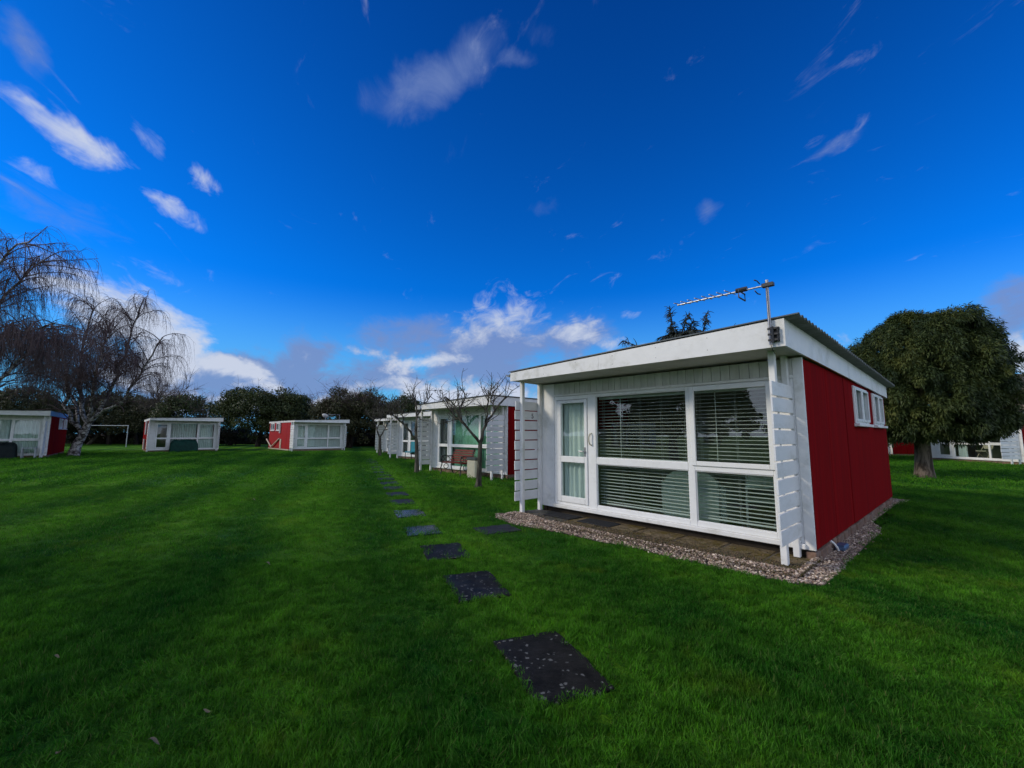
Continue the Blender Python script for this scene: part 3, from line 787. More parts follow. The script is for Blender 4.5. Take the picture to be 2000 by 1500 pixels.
curtain('grey curtain in the window above the teal chair', chE, -3.14, -.35, .25, 2.18, .16, 'darkcurtain', 18, .03, seed=7)
curtain('pale curtain in the far window half hidden by the forked tree', chF, -3.14, -.35, .25, 2.18, .16, 'curtain', 18, .03, seed=8)
curtain('pleated pale curtain in the right window of the chalet at the left edge', chA, -1.44, -.2, .25, 2.18, .16, 'curtain', 9, .03, seed=9)
curtain('pale curtain gathered in the wide window at the left picture edge', chA, -3.1, -1.5, .25, 2.18, .16, 'curtain', 10, .045, seed=10)
curtain('net curtain in the wide window above the green covered seat', chB, -3.08, -1.55, .25, 2.18, .16, 'curtain', 11, .04, seed=11)
curtain('net curtain in the narrow window right of the green covered seat', chB, -1.42, -.42, .25, 2.18, .16, 'curtain', 8, .03, seed=12)
curtain('net curtain in the wide middle window of the bright red walled chalet', chC, -3.14, -1.48, .25, 2.18, .16, 'curtain', 16, .03, seed=13)
curtain('net curtain in the right window of the bright red walled chalet', chC, -1.42, -.37, .25, 2.18, .16, 'curtain', 10, .03, seed=14)
curtain('net curtain in the glass door of the bright red walled chalet', chC, -4.02, -3.3, .25, 2.1, .13, 'curtain', 6, .03, seed=15)
curtain('single pale curtain drawn aside in the right edge chalet window', chG, -3.08, -2.62, .25, 2.18, .16, 'curtain', 4, .04, seed=16)

# ------------------------------------------------------------------ inside the nearest chalet
def armchair(label, h, u, v, rz):
    t = thing('armchair', label, 'armchair', world_at(h, u, v, .151), h.rotation_euler.z + rz, 'pale armchairs behind the blinds')
    n = 17; th = np.linspace(0, math.pi, n)
    prof = [(-.44, 0.0)] + [(-.44 * math.cos(a) if True else 0, .55 + .25 * math.sin(a)) for a in th] + [(.44, 0.0)]
    V = [(x, y + .08 * (x / .44) ** 2 * -1 * 0 + (.10 if z > .5 else 0) * (z - .3), z) for y in (0, .07) for x, z in prof]
    k_ = len(prof)
    i = np.arange(k_ - 1)
    mb = MB(); mb.add(V, np.stack([i, i + 1, i + k_ + 1, i + k_], 1)); mb.add(V, [list(range(k_))[::-1]], [list(range(k_, 2 * k_))]); mb.build('backrest', MT['chair'], t)
    mb = MB(); mb.box((-.40, .08, .16), (.40, .62, .42), .05); mb.build('seat', MT['chair'], t)
    for s in (-1, 1):
        mb = MB(); mb.box((s * .46 - .06, .06, .02), (s * .46 + .06, .62, .58), .045); mb.build('arm', MT['chair'], t)
    for s in (-1, 1):
        for y in (.08, .58): box('leg', (s * .4 - .025, y - .025, 0), (s * .4 + .025, y + .025, .158), MT['dark'], t)
    return t
armchair('pale round backed armchair behind the middle window blind', main, -1.74, .52, 0)
def slim_chair(label, h, u, v, rz):
    t = thing('dining_chair', label, 'chair', world_at(h, u, v, .151), h.rotation_euler.z + rz)
    mb = MB(); mb.box((-.2, -.2, .42), (.2, .2, .455), .01); mb.build('seat', MT['chair'], t)
    for sx in (-1, 1):
        mb = MB(); mb.tube([(sx * .19, .19, 0), (sx * .185, .18, .45), (sx * .18, .24, .92)], .014, 8); mb.build('leg', MT['greymetal'], t, smooth=True)
        mb = MB(); mb.tube([(sx * .19, -.19, 0), (sx * .185, -.18, .42)], .014, 8); mb.build('leg', MT['greymetal'], t, smooth=True)
    mb = MB(); mb.box((-.18, .195, .62), (.18, .225, .9), .01); mb.build('backrest', MT['chair'], t)
slim_chair('slim pale chair behind the right window blind', main, -.72, .55, R(200))
t = thing('folding_chair', 'folding chair seen through the dark window at the right edge', 'chair', world_at(chG, -2.1, .6, .151), chG.rotation_euler.z)
for s in (-1, 1):
    mb = MB(); mb.tube([(s * .25, -.3, 0), (s * .22, .3, .8)], .02, 6); mb.tube([(s * .22, .3, 0), (s * .22, -.28, .5)], .02, 6); mb.build('leg', MT['creamboard'], t)
mb = MB(); mb.box((-.25, -.28, .46), (.25, .12, .5), .01); mb.build('seat', MT['creamboard'], t)
mb = MB(); mb.box((-.24, .24, .6), (.24, .28, .8), .01); mb.build('backrest', MT['creamboard'], t)

# ------------------------------------------------------------------ paving and gravel in front of the nearest chalet
def at_main(u, v, z=0.0): return world_at(main, u, v, z)
pav = tag(bpy.data.objects.new('patio', None), kind='structure'); COL.objects.link(pav)
pav.location = (MX, MY, 0); pav.rotation_euler = (0, 0, MYAW)
us = [-4.56, -3.98, -3.42, -2.80, -2.22, -1.58, -.98, -.42, .03]
for i in range(len(us) - 1):
    a, b = us[i], us[i + 1]
    vs_ = [-.80, -.36, .10] if i % 2 else [-.78, -.28, .10]
    if i == 0: vs_ = [-.60, -.22, .10]
    for j in range(2):
        c, d = vs_[j], vs_[j + 1]
        o = box('paving_slab', (a + .008, c + .008, -.02), (b - .008, d - .008, ZP - random.uniform(.0, .012)), MT['paving2'] if i < 2 else MT['paving'], pav, .012)
        o.rotation_euler = (random.uniform(-.006, .006), random.uniform(-.006, .006), random.uniform(-.01, .01))
mb = MB(); mb.box((-4.54, -.74, -.03), (-.03, .10, ZP - .018), .01); mb.build('paving_bed', MT['soil'], pav)
def poly_local_to_world(P): return np.array([at_main(*p)[:2] for p in P])
g_out = [(-4.80, -.85), (-4.55, -1.08), (-3.85, -1.24), (-3.30, -1.12), (-2.86, -1.08), (-2.25, -1.10), (-1.65, -1.03), (-1.16, -1.10), (-.57, -1.06), (0, -1.04), (.24, -.88), (.27, -.2), (.25, .75), (.25, 1.8), (.27, 2.55), (.20, 3.1), (.06, 3.4), (.05, 4.55), (.08, 6.2), (.22, 7.3), (-.1, 7.4)]
g_in = [(-.1, .12), (-.03, -.0), (-.02, -.70), (-.5, -.71), (-1.0, -.73), (-1.9, -.78), (-2.4, -.75), (-2.97, -.72), (-3.6, -.72), (-4.2, -.55), (-4.6, -.58)]
gpoly = np.array(g_out + g_in)
def inside(P, poly):
    x, y = P[:, 0], P[:, 1]; r = np.zeros(len(P), bool); n = len(poly)
    for i in range(n):
        x1, y1 = poly[i]; x2, y2 = poly[(i + 1) % n]
        c = ((y1 > y) != (y2 > y)) & (x < (x2 - x1) * (y - y1) / (y2 - y1 + 1e-12) + x1)
        r ^= c
    return r
gw = poly_local_to_world(gpoly)
bmx = bmesh.new()
vsx = [bmx.verts.new((p[0], p[1], .006)) for p in gw]
bmx.faces.new(vsx); bmesh.ops.triangulate(bmx, faces=bmx.faces); bmesh.ops.recalc_face_normals(bmx, faces=bmx.faces)
me = bpy.data.meshes.new('gravel_bed'); bmx.to_mesh(me); bmx.free()
tag(link('gravel_bed', me, MT['soil']), kind='structure')
ico = bmesh.new(); bmesh.ops.create_icosphere(ico, subdivisions=1, radius=1.0)
IV = np.array([v.co[:] for v in ico.verts]); IF = np.array([[v.index for v in f.verts] for f in ico.faces]); ico.free()
def pebbles(name, P, smin, smax, palette, seed, z=0.012, lift=None):
    r = np.random.default_rng(seed); n = len(P)
    s = r.uniform(smin, smax, n)[:, None] * r.uniform(.6, 1.35, (n, 3)); s[:, 2] *= .65
    th = r.uniform(0, 6.28, n); c, s_ = np.cos(th), np.sin(th)
    V = IV[None] * r.uniform(.78, 1.2, (n, 12))[:, :, None] * s[:, None, :]
    Vx = V[..., 0] * c[:, None] - V[..., 1] * s_[:, None]; Vy = V[..., 0] * s_[:, None] + V[..., 1] * c[:, None]
    tz = r.normal(0, .3, n)[:, None]
    V = np.stack([Vx, Vy, V[..., 2] + Vx * tz * .6], -1)
    V[..., 0] += P[:, None, 0]; V[..., 1] += P[:, None, 1]; V[..., 2] += (z + r.uniform(0, .014, n) + (0 if lift is None else lift))[:, None]
    Fc = (IF[None] + (np.arange(n) * 12)[:, None, None]).reshape(-1, 3)
    me = mesh_np(name, V.reshape(-1, 3), [Fc])
    pal = np.array(palette); cidx = r.integers(0, len(pal), n); colr = pal[cidx] * r.uniform(.75, 1.45, n)[:, None]
    a = me.attributes.new('col', 'FLOAT_COLOR', 'POINT')
    a.data.foreach_set('color', np.repeat(np.concatenate([colr, np.ones((n, 1))], 1), 12, axis=0).astype(np.float32).ravel())
    return me
bb0, bb1 = gw.min(0), gw.max(0)
Pg = rng.uniform(bb0, bb1, (160000, 2)); Pg = Pg[inside(Pg, gw)]
Pg = Pg[:11500]
# loose stones strayed onto the grass and slabs
stray = Pg[rng.integers(0, len(Pg), 300)] + rng.normal(0, .07, (300, 2))
allp = np.concatenate([Pg, stray]); cy_, sy_ = math.cos(MYAW), math.sin(MYAW)
vl = -(allp[:, 0] - MX) * sy_ + (allp[:, 1] - MY) * cy_; ul = (allp[:, 0] - MX) * cy_ + (allp[:, 1] - MY) * sy_
lift = np.where((ul > -4.56) & (ul < .03), np.clip((vl + .98) / .2, 0, 1) * .042, 0.0) * (vl < .12)
me = pebbles('gravel', allp, .0075, .0165, [(.46, .35, .24), (.33, .24, .165), (.66, .54, .41), (.20, .15, .115), (.40, .29, .225), (.25, .16, .10), (.16, .11, .08)], 3, lift=lift)
tag(link('gravel', me, MT['pebble']), kind='stuff')
# brown litter of leaf bits and moss along the edge of the slabs
nd = 6500
uu = rng.uniform(-4.5, .0, nd); vv = -.79 + np.abs(rng.normal(0, .24, nd)) * rng.choice([1, 1, 1, -.4], nd)
keepd = (vv < .03) & ((uu > -3.2) | (rng.uniform(0, 1, nd) < .3)); uu, vv = uu[keepd], vv[keepd]
Pd = np.array([at_main(a_, b_)[:2] for a_, b_ in zip(uu, vv)])
me = pebbles('leaf_litter', Pd, .004, .011, [(.09, .06, .03), (.14, .09, .045), (.06, .045, .025), (.10, .09, .03)], 8, ZP - .004)
tag(link('leaf_litter', me, MT['pebble']), kind='stuff')
# door mats
def doormat(label, u0, u1, v0, v1):
    c = at_main((u0 + u1) / 2, (v0 + v1) / 2, ZP)
    mb = MB(); w, d = (u1 - u0) / 2, (v1 - v0) / 2
    mb.box((-w, -d, .0), (w, d, .014), .004)
    nb = 22
    for i in range(nb):
        x = -w + .02 + i * (2 * w - .04) / nb; mb.box((x, -d + .02, .0135), (x + (2 * w - .04) / nb * .6, d - .02, .019), .001)
    o = mb.build('door_mat', MT['mat'], None, c); o.rotation_euler = (0, 0, MYAW)
    tag(o, label, 'door mat')
doormat('dark door mat on the slabs at the foot of the glass door', -4.03, -3.42, -.40, -.055)
doormat('black door mat under the left end of the wide window', -3.24, -2.62, -.42, -.055)
# small blue box and pipe end by the brick base
c = at_main(.085, .92, .02)
t = thing('drain_box', 'small blue grey drain box lying on gravel against the brick base', 'drain box', c, MYAW)
mb = MB(); mb.box((-.06, -.14, 0), (.05, .14, .055), .012); mb.build('body', MT['bluebox'], t)
mb = MB(); mb.box((-.05, -.11, .0555), (.04, .10, .066), .006); mb.build('lid', MT['bluebox'], t)
c = at_main(.03, .70, .0)
mb = MB(); mb.tube([(-.02, -.02, .15), (.01, .0, .12), (.035, .03, .07), (.045, .05, .02)], .014, 8)
o = mb.build('overflow_pipe', MT['white'], None, c, True); o.rotation_euler = (0, 0, MYAW); tag(o, 'thin white bent pipe end above the blue grey drain box', 'pipe')

# ------------------------------------------------------------------ television aerials
def aerial(label, base, rz, mast_h, boom_l, n_el, tilt=0.0, far=False, foot=.8):
    t = thing('television_aerial', label, 'aerial', base, rz, 'television aerials on the chalet roofs')
    mb = MB(); mb.tube([(0, 0, 0), (0, 0, mast_h)], .017, 10); mb.build('mast', MT['steel'], t, smooth=True)
    zb = mast_h - .06
    ct = math.cos(tilt); stt = math.sin(tilt)
    def bp(x, y=0, z=0): return (-x * ct, y, zb + x * stt + z)
    mb = MB(); mb.tube([bp(-.07), bp(boom_l)], .011, 8); mb.build('boom', MT['alu'], t, smooth=True)
    for i in range(n_el):
        x = .40 + i * (boom_l - .42) / max(1, n_el - 1)
        mb = MB(); L = .17 - .005 * i
        mb.tube([bp(x, -L, -.005), bp(x, 0, .012), bp(x, L, .028)], .0065, 6); mb.build('director', MT['alu'], t)
    mb = MB(); mb.tube([bp(.27, -.10, -.02), bp(.27, .10, -.02), bp(.27, .10, -.10), bp(.27, -.10, -.10), bp(.27, -.10, -.02)], .009, 6)
    mb.tube([bp(.21, 0, .012), bp(.33, 0, .012)], .03, 8); mb.build('dipole', MT['blackmetal'], t)
    mb = MB()
    for z_ in (-.07, .07): mb.tube([bp(.10, -.09, z_ * .9), bp(.10, 0, z_ * 1.1), bp(.10, .09, z_ * .9)], .007, 6)
    mb.build('reflector', MT['blackmetal'], t)
    mb = MB(); mb.box((-.05, -.03, zb - .022), (.07, .03, zb + .022), .004); mb.build('clamp', MT['blackmetal'], t)
    if not far:
        mb = MB(); mb.box((.01, .022, .03), (.085, .034, .20), .003)
        for z_ in (.05, .115, .18): mb.box((-.022, -.02, z_ - .012), (.08, .0215, z_ + .012), .003)
        mb.tube([(.03, -.02, .02), (.03, -.02, .2)], .012, 6); mb.tube([(.075, -.005, .03), (.075, -.005, .19)], .009, 6)
        mb.build('bracket', MT['blackmetal'], t)
        mb = MB(); mb.tube([(.0, -.018, zb), (.004, -.02, .4), (.006, -.021, .2), (.0, -.02, .02), (.012, .01, -.06), (.02, .06, -.1)], .004, 5); mb.build('cable', MT['blackmetal'], t)
    return t
aerial('television aerial clamped to the front corner of the nearest chalet roof', at_main(-.085, -.858, 2.50), MYAW, .75, 1.06, 8)
bx = world_at(chD, -4.6, 5.5, 2.6)
def px_at(px, Y, z): return (ray(px, 846)[0] / ray(px, 846)[1] * Y, Y, z)
aerial('thin aerial mast standing up behind the roof of the chalet with the red bench', px_at(858, 23.5, 2.55), .3, 1.35, .7, 5, far=True)
aerial('white aerial at the right end of the bright red walled chalet roof', world_at(chC, -.35, .5, 2.55), .4, .62, .9, 5, far=True)
aerial('plain thin aerial mast on the roof above the green covered seat', world_at(chB, -.75, 1.2, 2.6), .3, .8, .4, 2, far=True)
t = thing('satellite_dish', 'small pale dish lying low on the bright red walled chalet roof', 'dish', world_at(chC, -1.6, .4, 2.56), .36)
bm_ = bmesh.new(); bmesh.ops.create_uvsphere(bm_, u_segments=16, v_segments=8, radius=.3)
for v in list(bm_.verts):
    if v.co.z > -.05: bm_.verts.remove(v)
me = bpy.data.meshes.new('bowl'); bm_.to_mesh(me); bm_.free()
o = link('bowl', me, MT['white'], t, (0, 0, .5)); o.rotation_euler = (R(-35), R(20), 0); o.scale = (1, 1, .7)
mb = MB(); mb.tube([(0, 0, 0), (0, 0, .33)], .025, 8); mb.build('stand', MT['greymetal'], t)

# ------------------------------------------------------------------ stepping stones
stones = []
def slab_stone(label, c, ax, L, Wd, mat, z=0.012, group='stepping stones sunk in the lawn'):
    n = 7
    r = np.random.default_rng(int(abs(c[0] * 1000 + c[1] * 100)) % 9999)
    pts = []
    for s_, (x0, y0, x1, y1) in enumerate(((-.5, -.5, .5, -.5), (.5, -.5, .5, .5), (.5, .5, -.5, .5), (-.5, .5, -.5, -.5))):
        for k_ in range(n):
            f = k_ / n; pts.append(((x0 + (x1 - x0) * f) * L + r.normal(0, .008), (y0 + (y1 - y0) * f) * Wd + r.normal(0, .008)))
    k_ = len(pts)
    V = [(x, y, 0.0) for x, y in pts] + [(x * .975, y * .975, .008) for x, y in pts] + [(x, y, -.05) for x, y in pts]
    i = np.arange(k_); i2 = (i + 1) % k_
    mb = MB(); mb.add(V, np.stack([i, i2, i2 + k_, i + k_], 1), np.stack([i + 2 * k_, i2 + 2 * k_, i2, i], 1), np.array([list(range(k_, 2 * k_))]))
    o = mb.build('stepping_stone', MT[mat], None, (c[0], c[1], z)); o.rotation_euler = (0, 0, ax)
    tag(o, label, 'stepping stone', group)
    stones.append((c, ax, L, Wd))
ax1 = math.atan2(-.75, .28)
slab_stone('largest dark stepping stone nearest the camera, spotted with pale lichen', (.25, 2.98), ax1, .80, .50, 'stone')
slab_stone('dark stepping stone with dense lichen, just beyond the nearest one', (-.355, 4.42), ax1, .76, .50, 'stone')
slab_stone('dark stone left of the door stone, third from the nearest one', (-.85, 5.64), ax1, .70, .52, 'stone')
slab_stone('wet stone mirroring blue sky, in line with the door stone', (-1.37, 6.80), ax1, .62, .50, 'wetstone')
slab_stone('wet bluish stone just beyond the one in line with the door stone', (-1.90, 8.20), ax1, .72, .52, 'wetstone')
path = [(-2.38, 9.55), (-2.82, 10.75), (-3.22, 11.9), (-3.66, 13.05), (-4.10, 14.2), (-4.55, 15.4), (-5.0, 16.6), (-5.46, 17.8), (-5.92, 19.05), (-6.40, 20.3), (-6.9, 21.6), (-7.42, 22.9), (-7.98, 24.2), (-8.6, 25.6)]
ordn = ['first', 'second', 'third', 'fourth', 'fifth', 'sixth', 'seventh', 'eighth', 'ninth', 'tenth', 'eleventh', 'twelfth', 'thirteenth', 'last']
for i, c in enumerate(path):
    slab_stone(f'{ordn[i]} stepping stone beyond the two wet bluish ones', c, ax1, .66, .50, 'doorstone')
slab_stone('flat grey stone beside the gravel before the glass door', (-.22, 6.90), R(28), .62, .50, 'doorstone', group='stepping stones sunk in the lawn')

# ------------------------------------------------------------------ garden furniture
def bench(label, h, u, v, rz):
    t = thing('park_bench', label, 'bench', world_at(h, u, v, .06), h.rotation_euler.z + rz)
    Lh = .62
    for i in range(5): box('seat_slat', (-Lh, -.20 + i * .085, .40), (Lh, -.20 + i * .085 + .065, .425), MT['benchwood'], t)
    for i in range(5):
        z = .48 + i * .085; y = .22 + i * .035
        o = box('back_slat', (-Lh, -.011, -.035), (Lh, .011, .035), MT['benchwood'], t); o.location = (0, y, z); o.rotation_euler = (R(-22), 0, 0)
    for s in (-1, 1):
        x = s * (Lh - .05)
        mb = MB()
        mb.tube([(x, -.26, 0), (x, -.22, .10), (x, -.25, .22), (x, -.20, .36), (x, -.22, .40)], .022, 6)
        mb.tube([(x, .30, 0), (x, .24, .12), (x, .20, .30), (x, .22, .42), (x, .36, .90)], .022, 6)
        mb.tube([(x, -.22, .40), (x, .0, .385), (x, .22, .40)], .020, 6)
        mb.tube([(x, -.22, .40), (x, -.26, .52), (x, -.22, .62), (x, -.08, .64), (x, .1, .62), (x, .27, .62)], .022, 6)
        th = np.linspace(0, 2.2 * math.pi, 14); mb.tube([(x, -.17 + .07 * math.cos(a), .52 + .07 * math.sin(a)) for a in th], .013, 6)
        mb.tube([(x, .06 + .09 * math.cos(a), .51 + .08 * math.sin(a)) for a in th], .013, 6)
        mb.tube([(x, -.02 + .10 * math.cos(a), .26 + .09 * math.sin(a)) for a in th], .013, 6)
        mb.build('iron_end', MT['blackmetal'], t)
bench('red brown slatted bench with black scrolled iron ends under the green curtained window', chD, -1.97, -.62, 0)
t = thing('storage_box', 'cream storage box with dark lid between the red bench and slatted screen', 'storage box', world_at(chD, -.98, -.62, 0), chD.rotation_euler.z)
mb = MB(); mb.box((-.22, -.12, .0), (.22, .12, .60), .02)
for i in range(7): mb.box((-.20 + i * .06, -.128, .03), (-.168 + i * .06, -.119, .57), .003)
mb.build('body', MT['cream'], t)
mb = MB(); mb.box((-.24, -.14, .601), (.24, .14, .69), .02); mb.build('lid', MT['lidgrey'], t)
t = thing('garden_chair', 'teal garden chair standing by the door between two pruned trees', 'chair', world_at(chE, -2.18, -.5, .03), chE.rotation_euler.z + .2)
mb = MB(); mb.box((-.27, -.25, .40), (.27, .25, .46), .02); mb.build('seat', MT['teal'], t)
mb = MB(); mb.box((-.30, .22, .42), (.30, .27, 1.0), .02); mb.build('backrest', MT['teal'], t)
for sx in (-1, 1):
    for sy in (-1, 1): box('leg', (sx * .24 - .015, sy * .22 - .015, 0), (sx * .24 + .015, sy * .22 + .015, .402), MT['blackmetal'], t)
def cover(label, name, h, u, v, L, Dp, H, mat, seed, sag=.12):
    """furniture under a tarpaulin: rounded top, sagging folds, gathered hem"""
    r = np.random.default_rng(seed); nx, ny = 33, 15
    x = np.linspace(-1, 1, nx); y = np.linspace(-1, 1, ny); X, Y = np.meshgrid(x, y)
    edge = np.clip(1 - np.maximum(np.abs(X) ** 6, np.abs(Y) ** 4), 0, 1) ** .35
    Z = H * edge * (1 - sag * (1 - X ** 2) * (.5 - .5 * Y)) + .035 * np.sin(X * 7 + 2 * np.cos(Y * 3)) * edge
    Z += .02 * r.normal(size=Z.shape) * edge
    V = np.stack([X * L / 2 * (1 + .03 * np.sin(Y * 5)), Y * Dp / 2, np.maximum(Z, 0.0)], -1).reshape(-1, 3)
    i = (np.arange(ny - 1)[:, None] * nx + np.arange(nx - 1)[None]); Fq = np.stack([i, i + 1, i + nx + 1, i + nx], -1).reshape(-1, 4)
    me = mesh_np(name, V, [Fq], True)
    o = link(name, me, MT[mat]); o.location = world_at(h, u, v, .0); o.rotation_euler = (0, 0, h.rotation_euler.z)
    return tag(o, label, 'covered seat')
cover('garden seat under a sagging dark green tarpaulin below a wide window', 'tarpaulin_cover', chB, -2.30, -.55, 1.72, .62, .98, 'tarp', 3, .2)
cover('dark covered lounger against the window at the left picture edge', 'lounger_cover', chA, -1.85, -.65, 1.6, .8, 1.0, 'blackcover', 5, .35)
t = thing('garden_table', 'small pale metal table beside the dark covered lounger', 'table', world_at(chA, -.62, -.52, 0), chA.rotation_euler.z)
mb = MB(); mb.box((-.28, -.25, .56), (.28, .25, .60), .006); mb.build('tabletop', MT['greymetal'], t)
for sx in (-1, 1):
    for sy in (-1, 1): box('leg', (sx * .25 - .025, sy * .22 - .025, 0), (sx * .25 + .025, sy * .22 + .025, .561), MT['greymetal'], t)
t = thing('goal_frame', 'thin white goal frame on the grass behind the white birch trunk', 'goal frame', (*gnd(246, 873.5), 0))
mb = MB(); mb.tube([(0, 0, 0), (0, 0, 2.12)], .035, 8); mb.build('post', MT['greymetal'], t)
mb = MB(); mb.tube([(-4.4, 0, 0), (-4.4, 0, 2.12)], .035, 8); mb.build('post', MT['greymetal'], t)
mb = MB(); mb.tube([(-4.45, 0, 2.13), (.05, 0, 2.13)], .026, 8); mb.build('crossbar', MT['greymetal'], t)

# ------------------------------------------------------------------ trees
def set_rnd(me, vals):
    a = me.attributes.new('rnd', 'FLOAT', 'POINT'); a.data.foreach_set('value', np.ascontiguousarray(vals, np.float32)); return me
def unit(v): return v / (np.linalg.norm(v) + 1e-9)
def limb(p, d, L, n, grav, wob, r):
    """bent limb polyline: n points, gravity bends it, wobble shakes it"""
    P = [np.array(p, float)]; d = unit(np.array(d, float))
    for i in range(n - 1):
        d = unit(d + np.array([0, 0, grav]) / n + r.normal(0, wob, 3))
        P.append(P[-1] + d * L / (n - 1))
    return np.array(P)
def resample(P, n):
    P = np.asarray(P, float); s = np.concatenate([[0], np.cumsum(np.linalg.norm(np.diff(P, axis=0), axis=1))]); q = np.linspace(0, s[-1], n)
    return np.stack([np.interp(q, s, P[:, k_]) for k_ in range(3)], 1)
class Wood:
    def __init__(s): s.V, s.F, s.A, s.n = [], [], [], 0
    def add(s, P, Rr, sides, att):
        V, Fq = tubes(P, Rr, sides); s.V.append(V); s.F.append(Fq + s.n); s.n += len(V)
        s.A.append(np.repeat(np.broadcast_to(att, P.shape[:2]).reshape(-1), sides))
    def build(s, name, mat, parent):
        me = mesh_np(name, np.concatenate(s.V), [np.concatenate(s.F)], True); set_rnd(me, np.concatenate(s.A))
        return link(name, me, mat, parent)
def twig_cloud(starts, dirs, L, n, droop, r0, r, wob=.12):
    """many thin twigs at once -> P (N,n,3), R (N,n)"""
    N = len(starts); P = np.empty((N, n, 3)); P[:, 0] = starts; d = dirs / (np.linalg.norm(dirs, axis=1, keepdims=True) + 1e-9)
    step = (L / (n - 1))[:, None]
    for i in range(1, n):
        d = d + np.stack([np.zeros(N), np.zeros(N), -droop * np.ones(N)], 1) / n + r.normal(0, wob, (N, 3)); d /= np.linalg.norm(d, axis=1, keepdims=True)
        P[:, i] = P[:, i - 1] + d * step
    return P, np.broadcast_to(r0 * np.linspace(1, .35, n), (N, n))
def along(polys, N, r, lo=.3):
    """random points on polylines with their directions"""
    k_ = r.integers(0, len(polys), N); f = r.uniform(lo, 1, N)
    Q = np.empty((N, 3)); Dd = np.empty((N, 3))
    for i in range(N):
        P = polys[k_[i]]; x = f[i] * (len(P) - 1.001); j = int(x); Q[i] = P[j] + (P[j + 1] - P[j]) * (x - j); Dd[i] = unit(P[j + 1] - P[j])
    return Q, Dd
def weeping_birch(label, loc, trunk, limbs, n_br, n_tw, seed, rtrunk=.24, tl=(.9, 2.3), spread=1.0):
    r = np.random.default_rng(seed)
    t = thing('birch_tree', label, 'tree', loc, 0, 'leafless weeping birches on the lawn')
    w = Wood()
    T = resample(trunk, 8); w.add(T[None], np.linspace(rtrunk * 1.25, rtrunk * .75, 8)[None] * (1 + .25 * np.exp(-np.arange(8))[None]), 12, 1.0)
    mains = []
    for pts, r0 in limbs:
        P = resample(pts, 14) + r.normal(0, .05, (14, 3)); P[0] = pts[0]
        w.add(P[None], np.linspace(r0 * .85, r0 * .24, 14)[None], 8, np.linspace(1, .85, 14)[None]); mains.append(P)
    w.build('trunk', MT['birch'], t)
    br = []
    wb = Wood()
    Q, Dd = along(mains, n_br, r, .15)
    for q, d in zip(Q, Dd):
        out = r.normal(0, 1, 3) * np.array([1, 1, .45]); L = r.uniform(1.0, 2.6) * spread
        P = limb(q, unit(d * .9 + unit(out) * .9 + np.array([0, 0, .35])), L, 8, -.9, .10, r)
        br.append(P)
    B = np.array(br); wb.add(B, np.broadcast_to(np.linspace(.030, .010, 8), B.shape[:2]), 5, .15)
    Q, Dd = along(br + br + mains, n_tw, r, .5)
    dirs = Dd * .5 + r.normal(0, .55, (n_tw, 3)) + np.array([0, 0, .1])
    P, Rr = twig_cloud(Q, dirs, r.uniform(*tl, n_tw), 7, 5.5, .0078, r, .15)
    kp = P[:, :, 2].min(1) > r.uniform(2.6, 4.2, n_tw); P, Rr = P[kp], Rr[kp]; n_tw = len(P)
    wb.add(P, Rr, 3, r.uniform(0, 1, n_tw)[:, None])
    # short side twigs on the hanging ones
    Qs = P[:, 2:6].reshape(-1, 3); pick = r.integers(0, len(Qs), n_tw * 2)
    P2, R2_ = twig_cloud(Qs[pick], r.normal(0, 1, (n_tw * 2, 3)), r.uniform(.2, .7, n_tw * 2), 4, 2.2, .0048, r, .15)
    wb.add(P2, R2_, 3, r.uniform(0, 1, n_tw * 2)[:, None])
    wb.build('crown', MT['twig'], t)
    return t
def leaf_quads(C, size, nrm, r, aspect=.6):
    """small four cornered leaves"""
    N = len(C); a = np.cross(nrm, r.normal(0, 1, (N, 3))); a /= np.linalg.norm(a, axis=1, keepdims=True) + 1e-9; b = np.cross(nrm, a)
    b /= np.linalg.norm(b, axis=1, keepdims=True) + 1e-9
    s = size[:, None]
    V = np.stack([C - a * s * .5, C + b * s * .5 * aspect + nrm * s * .08, C + a * s * .5, C - b * s * .5 * aspect + nrm * s * .08], 1).reshape(-1, 3)
    return V, np.arange(N * 4).reshape(-1, 4)
